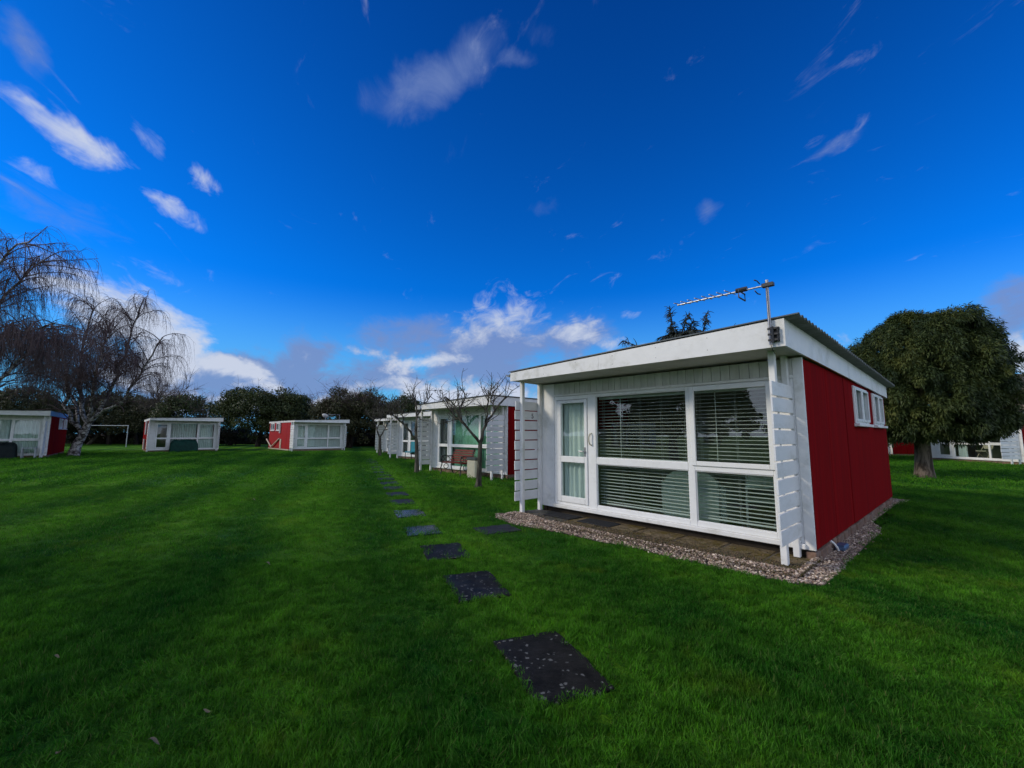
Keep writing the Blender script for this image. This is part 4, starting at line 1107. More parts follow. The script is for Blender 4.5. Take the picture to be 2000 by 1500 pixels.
def leafy_tree(label, loc, rx, ry, z0, z1, mat, seed, n_cl=260, per=60, size=(.12, .25), trunk_r=.22, flat=2.6, twigs=0, lobes=None, name='evergreen_tree', group='dark evergreen trees along the far edge of the lawn', bark='darkbark', cat='tree', cl_r=(.45, .9)):
    r = np.random.default_rng(seed)
    t = thing(name, label, cat, loc, 0, group)
    H = z1 - z0
    lobes = lobes or [(0, 0, 1.0, 1.0)]
    cc = []
    for (ox, oy, sx, sz) in lobes:
        n_ = int(n_cl / len(lobes))
        d = r.normal(0, 1, (n_, 3)); d[:, 2] = np.abs(d[:, 2]) * 1.1 - .35; d /= np.linalg.norm(d, axis=1, keepdims=True)
        d = np.sign(d) * np.abs(d) ** (2 / flat); nn = (np.abs(d) ** flat).sum(1) ** (1 / flat); d /= nn[:, None]
        rad = r.uniform(.55, 1.0, n_) ** .5
        bump = 1 + .10 * np.sin(d[:, 0] * 7 + seed) * np.cos(d[:, 2] * 5 + seed * 2)
        c = d * (rad * bump)[:, None]
        zc = z0 + H * .42
        cc.append(np.stack([ox + c[:, 0] * rx * sx, oy + c[:, 1] * ry * sx, z0 + (zc - z0 + np.where(c[:, 2] > 0, c[:, 2] * H * .58, c[:, 2] * H * .42)) * sz], 1))
    cc = np.concatenate(cc)
    n_ = len(cc); cr_ = r.uniform(*cl_r, n_); per = int(per * 1.7)
    tot = n_ * per
    ci = np.repeat(np.arange(n_), per)
    off = r.normal(0, 1, (tot, 3)); off /= np.linalg.norm(off, axis=1, keepdims=True); off *= (r.uniform(.3, 1, tot) ** .5 * cr_[ci])[:, None]; off[:, 2] *= .75
    C = cc[ci] + off
    nrm = off + r.normal(0, .45, off.shape); nrm /= np.linalg.norm(nrm, axis=1, keepdims=True)
    keep = C[:, 2] > .05
    C, nrm = C[keep], nrm[keep]; cik = ci[keep]
    V, Fq = leaf_quads(C, r.uniform(*size, len(C)), nrm, r)
    me = mesh_np('crown', V, [Fq]); 
    clr = r.uniform(0, 1, n_)
    set_rnd(me, np.repeat(np.clip(clr[cik] * .6 + r.uniform(0, .4, len(C)), 0, 1), 4)); link('crown', me, MT[mat], t)
    w = Wood()
    T = limb((0, 0, -.05), (r.normal(0, .08), r.normal(0, .08), 1), z0 + H * .6, 8, 0, .03, r); w.add(T[None], np.linspace(trunk_r * 1.3, trunk_r * .5, 8)[None], 9, .5)
    for _ in range(9):
        k_ = r.integers(2, 6); P = limb(T[k_], (r.normal(), r.normal(), .8), rx * .8, 7, .1, .1, r); w.add(P[None], np.linspace(trunk_r * .4, .03, 7)[None], 6, .5)
    w.build('trunk', MT[bark], t)
    if twigs:
        top = cc[np.argsort(-(cc[:, 2] + r.normal(0, .5, n_)))[:max(30, n_ // 3)]]
        Q = top[r.integers(0, len(top), twigs)] + r.normal(0, .3, (twigs, 3))
        P, Rr = twig_cloud(Q, np.stack([r.normal(0, .5, twigs), r.normal(0, .5, twigs), r.uniform(.4, 1.2, twigs)], 1), r.uniform(.7, 1.9, twigs), 5, .2, .016, r, .12)
        wt = Wood(); wt.add(P, Rr, 3, r.uniform(0, 1, twigs)[:, None])
        Qs = P[:, 1:4].reshape(-1, 3)[r.integers(0, twigs * 3, twigs * 2)]
        P, Rr = twig_cloud(Qs, np.stack([r.normal(0, 1, twigs * 2), r.normal(0, 1, twigs * 2), r.uniform(.2, 1.2, twigs * 2)], 1), r.uniform(.3, .9, twigs * 2), 4, .2, .010, r, .12)
        wt.add(P, Rr, 3, r.uniform(0, 1, twigs * 2)[:, None]); wt.build('bare_twigs', MT['twig'], t)
    return t
def bare_tree(label, loc, H, spread, seed, r0=.12, fork=.25, n_l=7, n_b=60, n_t=900, up=.9, twl=(.5, 1.2), mat='twig', name='bare_tree', group='leafless trees along the far edge of the lawn', tw_r=.010, bark='darkbark'):
    r = np.random.default_rng(seed)
    t = thing(name, label, 'tree', loc, 0, group)
    w = Wood()
    T = limb((0, 0, -.05), (r.normal(0, .05), r.normal(0, .05), 1), H * fork, 6, 0, .03, r); w.add(T[None], np.linspace(r0 * 1.3, r0, 6)[None], 9, .6)
    L = []
    for i in range(n_l):
        a = i / n_l * 6.283 + r.uniform(-.4, .4)
        P = limb(T[-1] if i else T[-2], (math.cos(a) * spread, math.sin(a) * spread, up), H * (1 - fork) * r.uniform(.75, 1.0), 9, .25, .09, r)
        w.add(P[None], np.linspace(r0 * .6, r0 * .12, 9)[None], 7, .4); L.append(P)
    w.build('trunk', MT[bark], t)
    Q, Dd = along(L, n_b, r, .25); B = []
    for q, d in zip(Q, Dd): B.append(limb(q, unit(d + r.normal(0, .7, 3) + np.array([0, 0, .3])), H * r.uniform(.14, .3), 6, .2, .12, r))
    B = np.array(B); wb = Wood(); wb.add(B, np.broadcast_to(np.linspace(r0 * .2, r0 * .08, 6), B.shape[:2]), 5, .4)
    Q, Dd = along(B.tolist() and list(B) + L, n_t, r, .3)
    P, Rr = twig_cloud(Q, Dd + r.normal(0, .6, (n_t, 3)) + np.array([0, 0, .2]), r.uniform(*twl, n_t), 5, .1, tw_r, r, .12)
    wb.add(P, Rr, 3, r.uniform(0, 1, n_t)[:, None]); wb.build('crown', MT[mat], t)
    return t
# -- the two birches
b2 = gnd(142, 891)
def rel(px, py, Y, base):  # a point of the tree at depth Y as seen in the photograph, relative to its base
    d = ray(px, py); s = Y / d[1]; return (d[0] * s - base[0], Y - base[1], CAM_H + d[2] * s)
Yb = b2[1]
trunk = [(0, 0, -.1), rel(150, 868, Yb, b2), rel(163, 848, Yb, b2), rel(172, 828, Yb, b2)]
f1, f2 = rel(160, 845, Yb, b2), rel(172, 829, Yb, b2)
L2 = [([f1, rel(140, 820, Yb, b2), rel(128, 790, Yb - .4, b2), rel(132, 740, Yb - .6, b2), rel(120, 690, Yb - .8, b2), rel(105, 655, Yb - 1, b2)], .15),
      ([f2, rel(160, 800, Yb, b2), rel(155, 750, Yb + .4, b2), rel(160, 690, Yb + .8, b2), rel(170, 640, Yb + 1, b2), rel(185, 600, Yb + 1.2, b2)], .15),
      ([f2, rel(195, 800, Yb, b2), rel(215, 770, Yb + .4, b2), rel(235, 715, Yb + .2, b2), rel(255, 660, Yb, b2), rel(270, 610, Yb - .2, b2)], .14),
      ([f2, rel(185, 815, Yb, b2), rel(205, 800, Yb - .4, b2), rel(235, 790, Yb - .8, b2), rel(265, 745, Yb - 1, b2), rel(290, 700, Yb - 1.2, b2), rel(318, 660, Yb - 1.4, b2)], .13),
      ([f2, rel(178, 790, Yb - .5, b2), rel(185, 740, Yb - 1.2, b2), rel(200, 690, Yb - 1.8, b2), rel(215, 640, Yb - 2.2, b2)], .12),
      ([f1, rel(150, 790, Yb + .5, b2), rel(125, 740, Yb + 1.3, b2), rel(95, 700, Yb + 1.8, b2), rel(75, 670, Yb + 2, b2)], .11)]
weeping_birch('leafless weeping birch with a leaning white trunk between two far chalets', (*b2, 0), trunk, L2, 240, 5600, 21, .23)
b1 = (-25.9, 20.0)
Y1 = 20.0
L1 = [([(0.2, 0, 1.9), rel(0, 745, Y1, b1), rel(45, 700, Y1 + .4, b1), rel(75, 665, Y1 + .8, b1), rel(100, 640, Y1 + 1, b1)], .11),
      ([(0.1, 0, 2.6), rel(-10, 660, Y1, b1), rel(40, 650, Y1 - .5, b1), rel(85, 640, Y1 - .8, b1), rel(110, 625, Y1 - 1, b1)], .09),
      ([(0, 0, 3.0), rel(-30, 640, Y1, b1), rel(10, 570, Y1 + .4, b1), rel(50, 540, Y1 + .6, b1), rel(95, 500, Y1 + .8, b1)], .12),
      ([(0, 0, 3.2), rel(-60, 620, Y1, b1), rel(-20, 530, Y1 - .6, b1), rel(25, 480, Y1 - 1, b1), rel(55, 470, Y1 - 1.3, b1)], .12),
      ([(0, 0, 3.0), rel(-100, 600, Y1, b1), rel(-110, 500, Y1 + .8, b1), rel(-80, 430, Y1 + 1, b1)], .12),
      ([(0, 0, 2.6), rel(-130, 660, Y1, b1), rel(-180, 560, Y1 + 1, b1), rel(-200, 500, Y1 + 1, b1)], .12)]
weeping_birch('tall weeping birch leaning in from the left picture edge', (*b1, 0), [(0, 0, -.1), (.05, 0, 1.2), (.1, 0, 2.2), (0, 0, 3.2)], L1, 240, 5200, 22, .30)

# -- clipped conifer right of the nearest chalet
def drooping_conifer(label, loc, profile, cx_off, n_cl, per, mat, seed, trunk_pts, trunk_r, name='conifer_tree', spray=(.22, .5), squash=.85, thin=.13, cl=(.16, .34), droop=.75, out=.8, K=3, limbs=(1.2, 2.6)):
    """profile: (z, left radius, right radius) rows; sprays hang from rounded clumps over the crown's skin and inside it"""
    r = np.random.default_rng(seed)
    t = thing(name, label, 'tree', loc)
    zz = np.array([p[0] for p in profile]); rl = np.array([p[1] for p in profile]); rr = np.array([p[2] for p in profile])
    z = r.uniform(zz[0], zz[-1], n_cl * 3); a = r.uniform(0, 2 * math.pi, n_cl * 3)
    ca, sa = np.cos(a), np.sin(a)
    rad = np.where(ca < 0, np.interp(z, zz, rl), np.interp(z, zz, rr)) * np.abs(ca) ** 2 + .5 * (np.interp(z, zz, rl) + np.interp(z, zz, rr)) * sa ** 2 * squash
    acc = r.uniform(0, 1, n_cl * 3) < rad / rad.max(); z, a, rad = z[acc][:n_cl], a[acc][:n_cl], rad[acc][:n_cl]
    depth = np.where(r.uniform(0, 1, len(z)) < .66, r.uniform(.88, 1.03, len(z)), r.uniform(.5, .88, len(z)))
    lump = r.normal(1, .035, len(z)) + .05 * np.sin(a * 5 + z * 2.1) + .05 * np.sin(a * 13 - z * 4.3)
    C = np.stack([np.cos(a) * rad * depth * lump, np.sin(a) * rad * depth * lump, z], 1)
    # extra clumps closing the top
    nt_ = n_cl // 7; q = r.uniform(0, 1, nt_) ** .5; aa = r.uniform(0, 6.283, nt_); rt = np.where(np.cos(aa) < 0, rl[-1], rr[-1]) + .3
    C = np.concatenate([C, np.stack([np.cos(aa) * q * rt, np.sin(aa) * q * rt, zz[-1] + r.uniform(-.35, .12, nt_)], 1)])
    C[:, 0] += cx_off
    outw = C - np.array([cx_off, 0, 0]); outw[:, 2] = .35; outw /= np.linalg.norm(outw, axis=1, keepdims=True)
    n_ = len(C); ci = np.repeat(np.arange(n_), per); N = len(ci)
    sr_ = r.uniform(*cl, n_)
    off = r.normal(0, 1, (N, 3)); off /= np.linalg.norm(off, axis=1, keepdims=True); off[:, 2] = np.abs(off[:, 2]) * .6
    S0 = C[ci] + off * (sr_[ci] * r.uniform(.2, 1, N))[:, None]
    if K == 2:
        off = r.normal(0, 1, (N, 3)); off /= np.linalg.norm(off, axis=1, keepdims=True)
        S0 = C[ci] + off * (sr_[ci] * r.uniform(.45, 1, N))[:, None] * np.array([1, 1, 1.25])
    d = off * (.9 if K == 3 else .7) + outw[ci] * out + r.normal(0, .3, (N, 3)) + np.array([0, 0, .15 if K == 3 else -.35]); d /= np.linalg.norm(d, axis=1, keepdims=True)
    L = r.uniform(*spray, N)
    side = np.cross(d, np.array([0, 0, 1.]) + r.normal(0, .5, (N, 3))); side /= np.linalg.norm(side, axis=1, keepdims=True) + 1e-9
    P = np.empty((N, K, 3)); P[:, 0] = S0
    for i in range(1, K):
        d = d + np.array([0, 0, -droop]); d /= np.linalg.norm(d, axis=1, keepdims=True); P[:, i] = P[:, i - 1] + d * (L / (K - 1))[:, None]
    wd = np.array([.45, 1.0, .15] if K == 3 else [1.0, .06])[None, :, None] * (L * r.uniform(thin * .75, thin * 1.3, N))[:, None, None]
    V = np.stack([P - side[:, None] * wd, P + side[:, None] * wd], 2)
    V = V.reshape(N, K * 2, 3)
    base = (np.arange(N) * K * 2)[:, None, None]; k_ = (np.arange(K - 1) * 2)[None, :, None]
    Fq = (base + k_ + np.array([0, 1, 3, 2])[None, None, :]).reshape(-1, 4)
    clr = r.uniform(0, 1, n_)
    me = mesh_np('crown', V.reshape(-1, 3), [Fq], True); set_rnd(me, np.repeat(np.clip(clr[ci] * .7 + r.uniform(0, .3, N), 0, 1), K * 2)); link('crown', me, MT[mat], t)
    w = Wood(); T = resample(trunk_pts, 12); rr_ = trunk_r * (np.linspace(1.0, .45, 12) + .28 * np.exp(-np.arange(12) * 1.3)); w.add(T[None], rr_[None], 18, .5)
    for _ in range(26):
        k_ = r.integers(3, 11); a = r.uniform(0, 6.28); P = limb(T[k_], (math.cos(a), math.sin(a), .35), r.uniform(*limbs), 7, .1, .08, r); w.add(P[None], np.linspace(.09, .02, 7)[None], 6, .5)
    w.build('trunk', MT['bark'], t)
    return t
cb = gnd(1806, 933)
drooping_conifer('broad clipped conifer with drooping sprays and a thick bare trunk', (*cb, 0),
    [(1.45, 1.6, 1.5), (1.75, 2.1, 2.15), (2.3, 2.3, 2.4), (3.0, 2.4, 2.5), (4.0, 2.35, 2.5), (4.5, 2.0, 2.45), (5.0, 1.4, 2.35), (5.35, .75, 2.0), (5.65, .3, 1.5)], .05, 1250, 290, 'conifer', 31, [(0, 0, -.1), (.02, 0, .6), (.05, 0, 1.4), (.1, 0, 3.0), (.15, 0, 5.0)], .25, spray=(.06, .13), thin=.18, cl=(.15, .31), droop=.55, out=.25, K=2, limbs=(.7, 1.5))
drooping_conifer('dark spiky conifer rising behind the roof of the nearest chalet', (7.4, 18.6, 0),
    [(1.2, 2.6, 3.0), (3.0, 2.6, 3.0), (4.4, 2.0, 2.4), (5.0, 1.3, 1.8), (5.4, .7, 1.3), (5.7, .3, .8)], -.1, 260, 46, 'cedar', 32, [(0, 0, -.1), (.02, 0, 2.5), (.0, 0, 6.0)], .2, spray=(.2, .42), limbs=(.5, 1.0))
# leaders and stray sprays of that tree showing against the sky are part of its profile; two thin leaders
def leader(parent, pts, seed, n=60):
    r = np.random.default_rng(seed); P = resample(pts, 8); w = Wood(); w.add(P[None], np.linspace(.03, .008, 8)[None], 5, .5)
    Q, Dd = along([P], n, r, .05); P2, R2_ = twig_cloud(Q, Dd * .4 + r.normal(0, .8, (n, 3)), r.uniform(.15, .40, n), 4, 1.3, .024, r, .1); w.add(P2, R2_, 3, r.uniform(0, 1, n)[:, None])
    w.build('leader', MT['cedar'], parent)
cedar = bpy.data.objects['conifer_tree.001']
leader(cedar, [(-.35, 0, 5.6), (-.30, 0, 6.4), (-.34, 0, 7.1)], 1, 90)
leader(cedar, [(.1, 0, 5.7), (.3, 0, 6.5), (.55, 0, 6.9)], 2, 70)
leader(cedar, [(.9, 0, 5.4), (1.15, 0, 6.3), (1.35, 0, 6.95)], 3, 90)
leader(cedar, [(1.2, 0, 5.2), (1.9, 0, 5.8), (2.4, 0, 6.1)], 4, 70)
leader(cedar, [(-1.2, 0, 5.0), (-1.9, 0, 5.4), (-2.5, 0, 5.6)], 5, 60)

rl_ = np.random.default_rng(55)
for i in range(16):
    x0 = rl_.uniform(-1.4, 1.7); zt_ = 7.0 - 1.05 * abs(x0 - .2) - rl_.uniform(0, .8)
    leader(cedar, [(x0, rl_.uniform(-.6, .6), 4.9), (x0 + rl_.normal(0, .1), 0, 5.2 + (zt_ - 5.2) * .5), (x0 * 1.15 + rl_.normal(0, .15), 0, zt_)], 60 + i, 70)

# -- trees and hedges along the far side
def at_px(px, Y): d = ray(px, 846); return (float(d[0] / d[1] * Y), Y, 0)
leafy_tree('dark pointed evergreen behind the roof of the left edge chalet', at_px(45, 46), 3.6, 3, .3, 6.4, 'ever', 41, 240, 55, flat=1.9)
leafy_tree('low dark evergreen filling the gap behind the roof with the sky tinted board', at_px(105, 50), 3.4, 3, .2, 4.6, 'hedge', 42, 240, 55)
leafy_tree('dark evergreen bush behind the birch and goal frame', at_px(215, 52), 4.4, 3, .2, 6.0, 'ever', 43, 300, 60)
leafy_tree('rounded dark bush right of the goal frame', at_px(268, 52), 2.6, 2.5, .2, 5.8, 'ever', 44, 200, 55)
bare_tree('pale fan shaped bare tree rising right behind the birch', at_px(316, 50), 7.6, .35, 45, .14, .2, 9, 80, 1300, 1.0, (.6, 1.5), 'paletwig', tw_r=.013)
leafy_tree('dark evergreen behind the left half of the covered seat chalet', at_px(352, 48), 2.3, 2.2, .3, 5.5, 'ever2', 46, 180, 55, twigs=130)
bare_tree('thin bare tree behind the right half of the covered seat chalet', at_px(408, 48), 5.2, .5, 47, .1, .22, 7, 70, 1000, .9, mat='paletwig', tw_r=.012)
leafy_tree('large round topped evergreen between the two far facing chalets', at_px(505, 46), 4.5, 3.6, .8, 6.0, 'ever2', 48, 420, 70, twigs=90, lobes=[(-.6, 0, .9, 1.0), (.8, 0, .85, .98), (2.9, .2, .55, .88)])
bare_tree('small bare tree in the gap left of the big twiggy tree', at_px(600, 50), 5.3, .45, 49, .1, .2, 8, 70, 1100, .9, mat='paletwig', tw_r=.012)
leafy_tree('big dark tree crowned with bare twigs behind the bright red walled chalet', at_px(682, 44), 3.6, 3.2, .5, 6.0, 'ever', 50, 340, 60, twigs=520, trunk_r=.3, lobes=[(.3, 0, .9, 1.0), (-1.2, 0, .75, .86), (1.2, .3, .6, .8)])
leafy_tree('round green evergreen behind the roof of the chalet with the teal chair', at_px(785, 46), 2.4, 2.2, .3, 5.2, 'ever2', 51, 200, 60)
leafy_tree('dark shrub at the foot of the big twiggy tree', at_px(722, 50), 2.2, 2, .05, 1.7, 'hedge', 52, 110, 50, name='shrub', group='shrubs along the far edge')
leafy_tree('dark shrub behind the post of the covered seat chalet', at_px(452, 50), 1.8, 1.6, .05, 2.0, 'hedge', 53, 90, 50, name='shrub', group='shrubs along the far edge')
leafy_tree('dark hedge tree filling the space left of the conifer trunk', (20.5, 27.5, 0), 3.6, 2.6, .3, 4.6, 'ever', 54, 260, 55, name='evergreen_tree')
leafy_tree('dark bush under the conifer before the red wall', (21.9, 33.8, 0), 3.2, 2.4, .1, 4.2, 'hedge', 55, 200, 55, name='shrub')
# leaning trunks under the left trees
t = thing('leaning_tree', 'leaning bare trunk under the dark trees beside the birch', 'tree', (*gnd(172, 868), 0))
w = Wood(); w.add(resample([(0, 0, -.1), (1.0, .2, 1.3), (1.9, .4, 2.5), (2.3, .4, 4.0)], 10)[None], np.linspace(.22, .10, 10)[None], 8, .5); w.build('trunk', MT['palebark'], t)
V, Fq = leaf_quads(rng.normal(0, 1, (2500, 3)) * np.array([1.4, 1.0, .9]) + np.array([2.3, .4, 4.4]), rng.uniform(.15, .3, 2500), rng.normal(0, 1, (2500, 3)), rng)
me = mesh_np('crown', V, [Fq]); set_rnd(me, np.repeat(rng.uniform(0, 1, 2500), 4)); link('crown', me, MT['ever'], t)
# hedge that closes the far boundary
def hedge(label, x0, y0, x1, y1, h, dp, seed, n):
    r = np.random.default_rng(seed); f = r.uniform(0, 1, n); L = math.hypot(x1 - x0, y1 - y0); nx, ny = -(y1 - y0) / L, (x1 - x0) / L
    a = r.uniform(0, math.pi, n); hh = h * (1 + .16 * np.sin(f * L * .8) + .1 * np.sin(f * L * 2.3 + 1))
    o_ = np.cos(a) * dp * r.uniform(.7, 1, n); z = np.sin(a) * hh * r.uniform(.75, 1.05, n); low = r.uniform(0, 1, n) < .35; z[low] = r.uniform(.02, 1, low.sum()) * hh[low] * .8; o_[low] = -dp
    C = np.stack([f * (x1 - x0) + nx * o_, f * (y1 - y0) + ny * o_, z], 1)
    nr = np.stack([nx * np.cos(a), ny * np.cos(a), np.sin(a)], 1) + r.normal(0, .6, (n, 3)); nr /= np.linalg.norm(nr, axis=1, keepdims=True)
    V, Fq = leaf_quads(C, r.uniform(.22, .5, n), nr, r)
    t = thing('hedge', label, 'hedge', (x0, y0, 0))
    me = mesh_np('foliage', V, [Fq]); set_rnd(me, np.repeat(r.uniform(0, 1, n), 4)); link('foliage', me, MT['hedge'], t)
    mb = MB(); c_, s_ = (x1 - x0) / L, (y1 - y0) / L
    rot = Matrix.Rotation(math.atan2(y1 - y0, x1 - x0), 3, 'Z')
    mb.obox(((x1 - x0) / 2, (y1 - y0) / 2, h * .35), (L, dp * 1.2, h * .7), rot, .2); mb.build('branches', MT['darkbark'], t)
    return t
hedge('long dark boundary hedge behind the far chalets', -75, 54, 2, 57, 1.75, 1.1, 61, 13000)
hedge('low dark hedge at the end of the stepping stone path', -18, 50, -8, 50.5, 1.5, 1.0, 62, 3500)
hedge('dark hedge behind the conifer and the red wall', 12, 44, 44, 42, 3.2, 1.2, 63, 7000)

# -- three pruned trees in front of the path row
def pruned_tree(label, loc, trunk, limbs, seed, n_b, n_t, r0=.072, tl=(.12, .32), blen=(.35, .9)):
    r = np.random.default_rng(seed)
    t = thing('pruned_tree', label, 'tree', loc, 0, 'small pruned trees in front of the chalet row')
    w = Wood(); T = resample(trunk, 8); w.add(T[None], (np.linspace(r0 * 1.05, r0 * .8, 8) + .05 * np.exp(-np.arange(8) * 1.5))[None], 12, .5)
    mains = []
    for pts, rr_ in limbs:
        P = resample(pts, 10) + r.normal(0, .018, (10, 3)); P[0] = pts[0]; w.add(P[None], np.linspace(rr_ * .78, rr_ * .34, 10)[None], 9, .5); mains.append(P)
    w.build('trunk', MT['palebark'], t)
    Q, Dd = along(mains, n_b, r, .35); B = []
    for q, d in zip(Q, Dd): B.append(limb(q, unit(d * .6 + r.normal(0, .75, 3) + np.array([0, 0, .55])), r.uniform(*blen), 7, .5, .16, r))
    B = np.array(B); wb = Wood(); wb.add(B, np.broadcast_to(np.linspace(.014, .006, 7), B.shape[:2]), 6, .4)
    Q, Dd = along(list(B), n_t, r, .2)
    P, Rr = twig_cloud(Q, Dd * .5 + r.normal(0, .8, (n_t, 3)) + np.array([0, 0, .25]), r.uniform(*tl, n_t), 4, 0, .006, r, .15); wb.add(P, Rr, 4, r.uniform(0, .5, n_t)[:, None])
    # knobbly buds at the twig ends
    nb = n_t; C = P[:, -1]; V = (IV[None] * .008 + C[:, None]).reshape(-1, 3)
    Fi = (IF[None] + (np.arange(nb) * 12)[:, None, None]).reshape(-1, 3)
    me = mesh_np('buds', V, [Fi]); set_rnd(me, np.full(len(V), .4)); link('buds', me, MT['twig'], t)
    wb.build('crown', MT['palebark'], t)
    return t
p1 = gnd(934, 952); Yp = p1[1]
q = lambda px, py, dy=0: rel(px, py, Yp + dy, p1)
pruned_tree('small pruned tree standing in front of the blue shaded screen', (*p1, 0), [(0, 0, -.05), q(936, 925), q(937, 895), q(938, 866)],
    [([q(938, 866), q(925, 850, -.1), q(910, 832, -.2), q(900, 818, -.25), q(893, 802, -.3), q(880, 785, -.35), q(870, 775, -.4)], .055),
     ([q(938, 866), q(942, 840, .05), q(955, 818, .1), q(968, 800, .15), q(980, 785, .2), q(990, 773, .25)], .062),
     ([q(900, 818, -.25), q(898, 800, -.1), q(905, 785, 0), q(912, 765, .1)], .035),
     ([q(948, 828, .1), q(952, 805, -.05), q(953, 785, -.15), q(955, 762, -.2)], .038),
     ([q(968, 800, .15), q(960, 785, .35), q(962, 770, .5)], .03), ([q(910, 832, -.2), q(890, 815, .1), q(878, 798, .3)], .03)], 71, 46, 330)
p2 = gnd(814, 924); Yp2 = p2[1]
q2 = lambda px, py, dy=0: rel(px, py, Yp2 + dy, p2)
pruned_tree('pruned tree close against the left screen of the red bench chalet', (*p2, 0), [(0, 0, -.05), q2(814, 900), q2(814, 880), q2(813, 858)],
    [([q2(813, 858), q2(800, 842, -.1), q2(788, 828, -.2), q2(778, 818, -.3), q2(762, 808, -.4), q2(745, 805, -.5)], .06),
     ([q2(813, 858), q2(812, 830, .1), q2(814, 805, .2), q2(812, 785, .3), q2(806, 768, .4)], .065),
     ([q2(814, 815, .2), q2(825, 795, .3), q2(838, 778, .4), q2(845, 768, .5)], .04),
     ([q2(788, 828, -.2), q2(785, 805, -.1), q2(778, 788, 0)], .035)], 72, 50, 380, .08)
p3 = gnd(742, 891); Yp3 = p3[1]
q3 = lambda px, py, dy=0: rel(px, py, Yp3 + dy, p3)
pruned_tree('small forked tree at the far end of the chalet row', (*p3, 0), [(0, 0, -.05), q3(742, 875), q3(742, 855)],
    [([q3(742, 855), q3(736, 840), q3(732, 825), q3(726, 815)], .07), ([q3(742, 855), q3(750, 840), q3(757, 828), q3(765, 818)], .06), ([q3(736, 840), q3(742, 825), q3(746, 810)], .05), ([q3(750, 840), q3(765, 836), q3(775, 826)], .04)], 73, 40, 300, .10, (.2, .5), (.5, 1.2))

# -- rows of trees and two chalets on the other side of the lawn (left of and behind the camera), which the windows mirror and which shade the near grass
for i, (x, y, rx, h_, m_) in enumerate(((-58, 12, 5, 6.5, 'ever'), (-60, 2, 5.5, 7.5, 'ever2'), (-60, -8, 5, 6.0, 'ever'), (-62, -19, 6, 8, 'ever2'), (-60, -32, 6, 7, 'ever'))):
    nm = ['northern', 'second', 'middle', 'fourth', 'southern'][i]
    leafy_tree(f'dark evergreen mirrored in the big window, {nm} of its row', (x, y, 0), rx, rx * .8, .3, h_, m_, 80 + i, 160, 36, (.35, .7), group='evergreens left of the lawn', cl_r=(.6, 1.3))
chalet('chalet that shows only mirrored in the big window', -40, 1, math.pi / 2 + .1, roof='felt', zft_r=2.7, zft_l=2.7, zfb=2.42)

leafy_tree('big evergreen left of the camera that shades the bottom left lawn', (-17, 1.0, 0), 3.4, 3.4, 1.8, 8.4, 'ever2', 91, 260, 40, (.25, .5), group='evergreens left of the lawn', cl_r=(.5, 1.0))
# -- tiled house behind the right edge chalet
hs = thing('brick_house', 'house with a brown tiled roof at the right picture edge', 'house', (56.5, 44, 0), 0)
hw = MB(); hw.box((-6, -4.5, 0), (10, 4.5, 4.6), .02); hw.build('wall', MT['brickwall'], hs)
rf = MB(); nrow = 16
for side_ in (-1, 1):
    for i in range(nrow):
        f0, f1_ = i / nrow, (i + 1.25) / nrow
        y0_, y1_ = side_ * (5.0 - 5.0 * f0), side_ * (5.0 - 5.0 * min(f1_, 1.0)); z0_, z1_ = 4.5 + 3.4 * f0, 4.5 + 3.4 * min(f1_, 1.0)
        th_ = .06
        V = [(-6.4, y0_, z0_ + th_), (10.4, y0_, z0_ + th_), (10.4, y1_, z1_), (-6.4, y1_, z1_), (-6.4, y0_, z0_), (10.4, y0_, z0_)]
        rf.add(V, [[0, 1, 2, 3] if side_ < 0 else [3, 2, 1, 0], [4, 5, 1, 0] if side_ < 0 else [0, 1, 5, 4]])
rf.add([(-6, -4.5, 4.6), (-6, 4.5, 4.6), (-6, 0, 7.6)], [[0, 1, 2]]); rf.add([(10, -4.5, 4.6), (10, 4.5, 4.6), (10, 0, 7.6)], [[0, 2, 1]])
rfo = rf.build('roof', MT['tile'], hs)
ch_ = MB(); ch_.box((4, -.5, 7), (5, .5, 9), .02); ch_.build('chimney', MT['brickwall'], rfo)
for x in (-4.2, 0, 4):
    fr = MB(); 
    for (a, b, c, d) in ((x, x + .08, 2.6, 4.1), (x + 1.6, x + 1.68, 2.6, 4.1), (x + .08, x + 1.6, 2.6, 2.7), (x + .08, x + 1.6, 4.0, 4.1), (x + .8, x + .88, 2.7, 4.0)): fr.box((a, -4.56, c), (b, -4.505, d), .01)
    wo = fr.build('window', MT['upvc'], hs); box('pane', (x + .08, -4.53, 2.7), (x + 1.6, -4.51, 4.0), MT['bluebox'], wo, .001)
dm = MB(); dm.box((-3.6, -4.6, 5.0), (-1.6, -2.6, 6.6), .02); dmo = dm.build('dormer', MT['white'], hs)

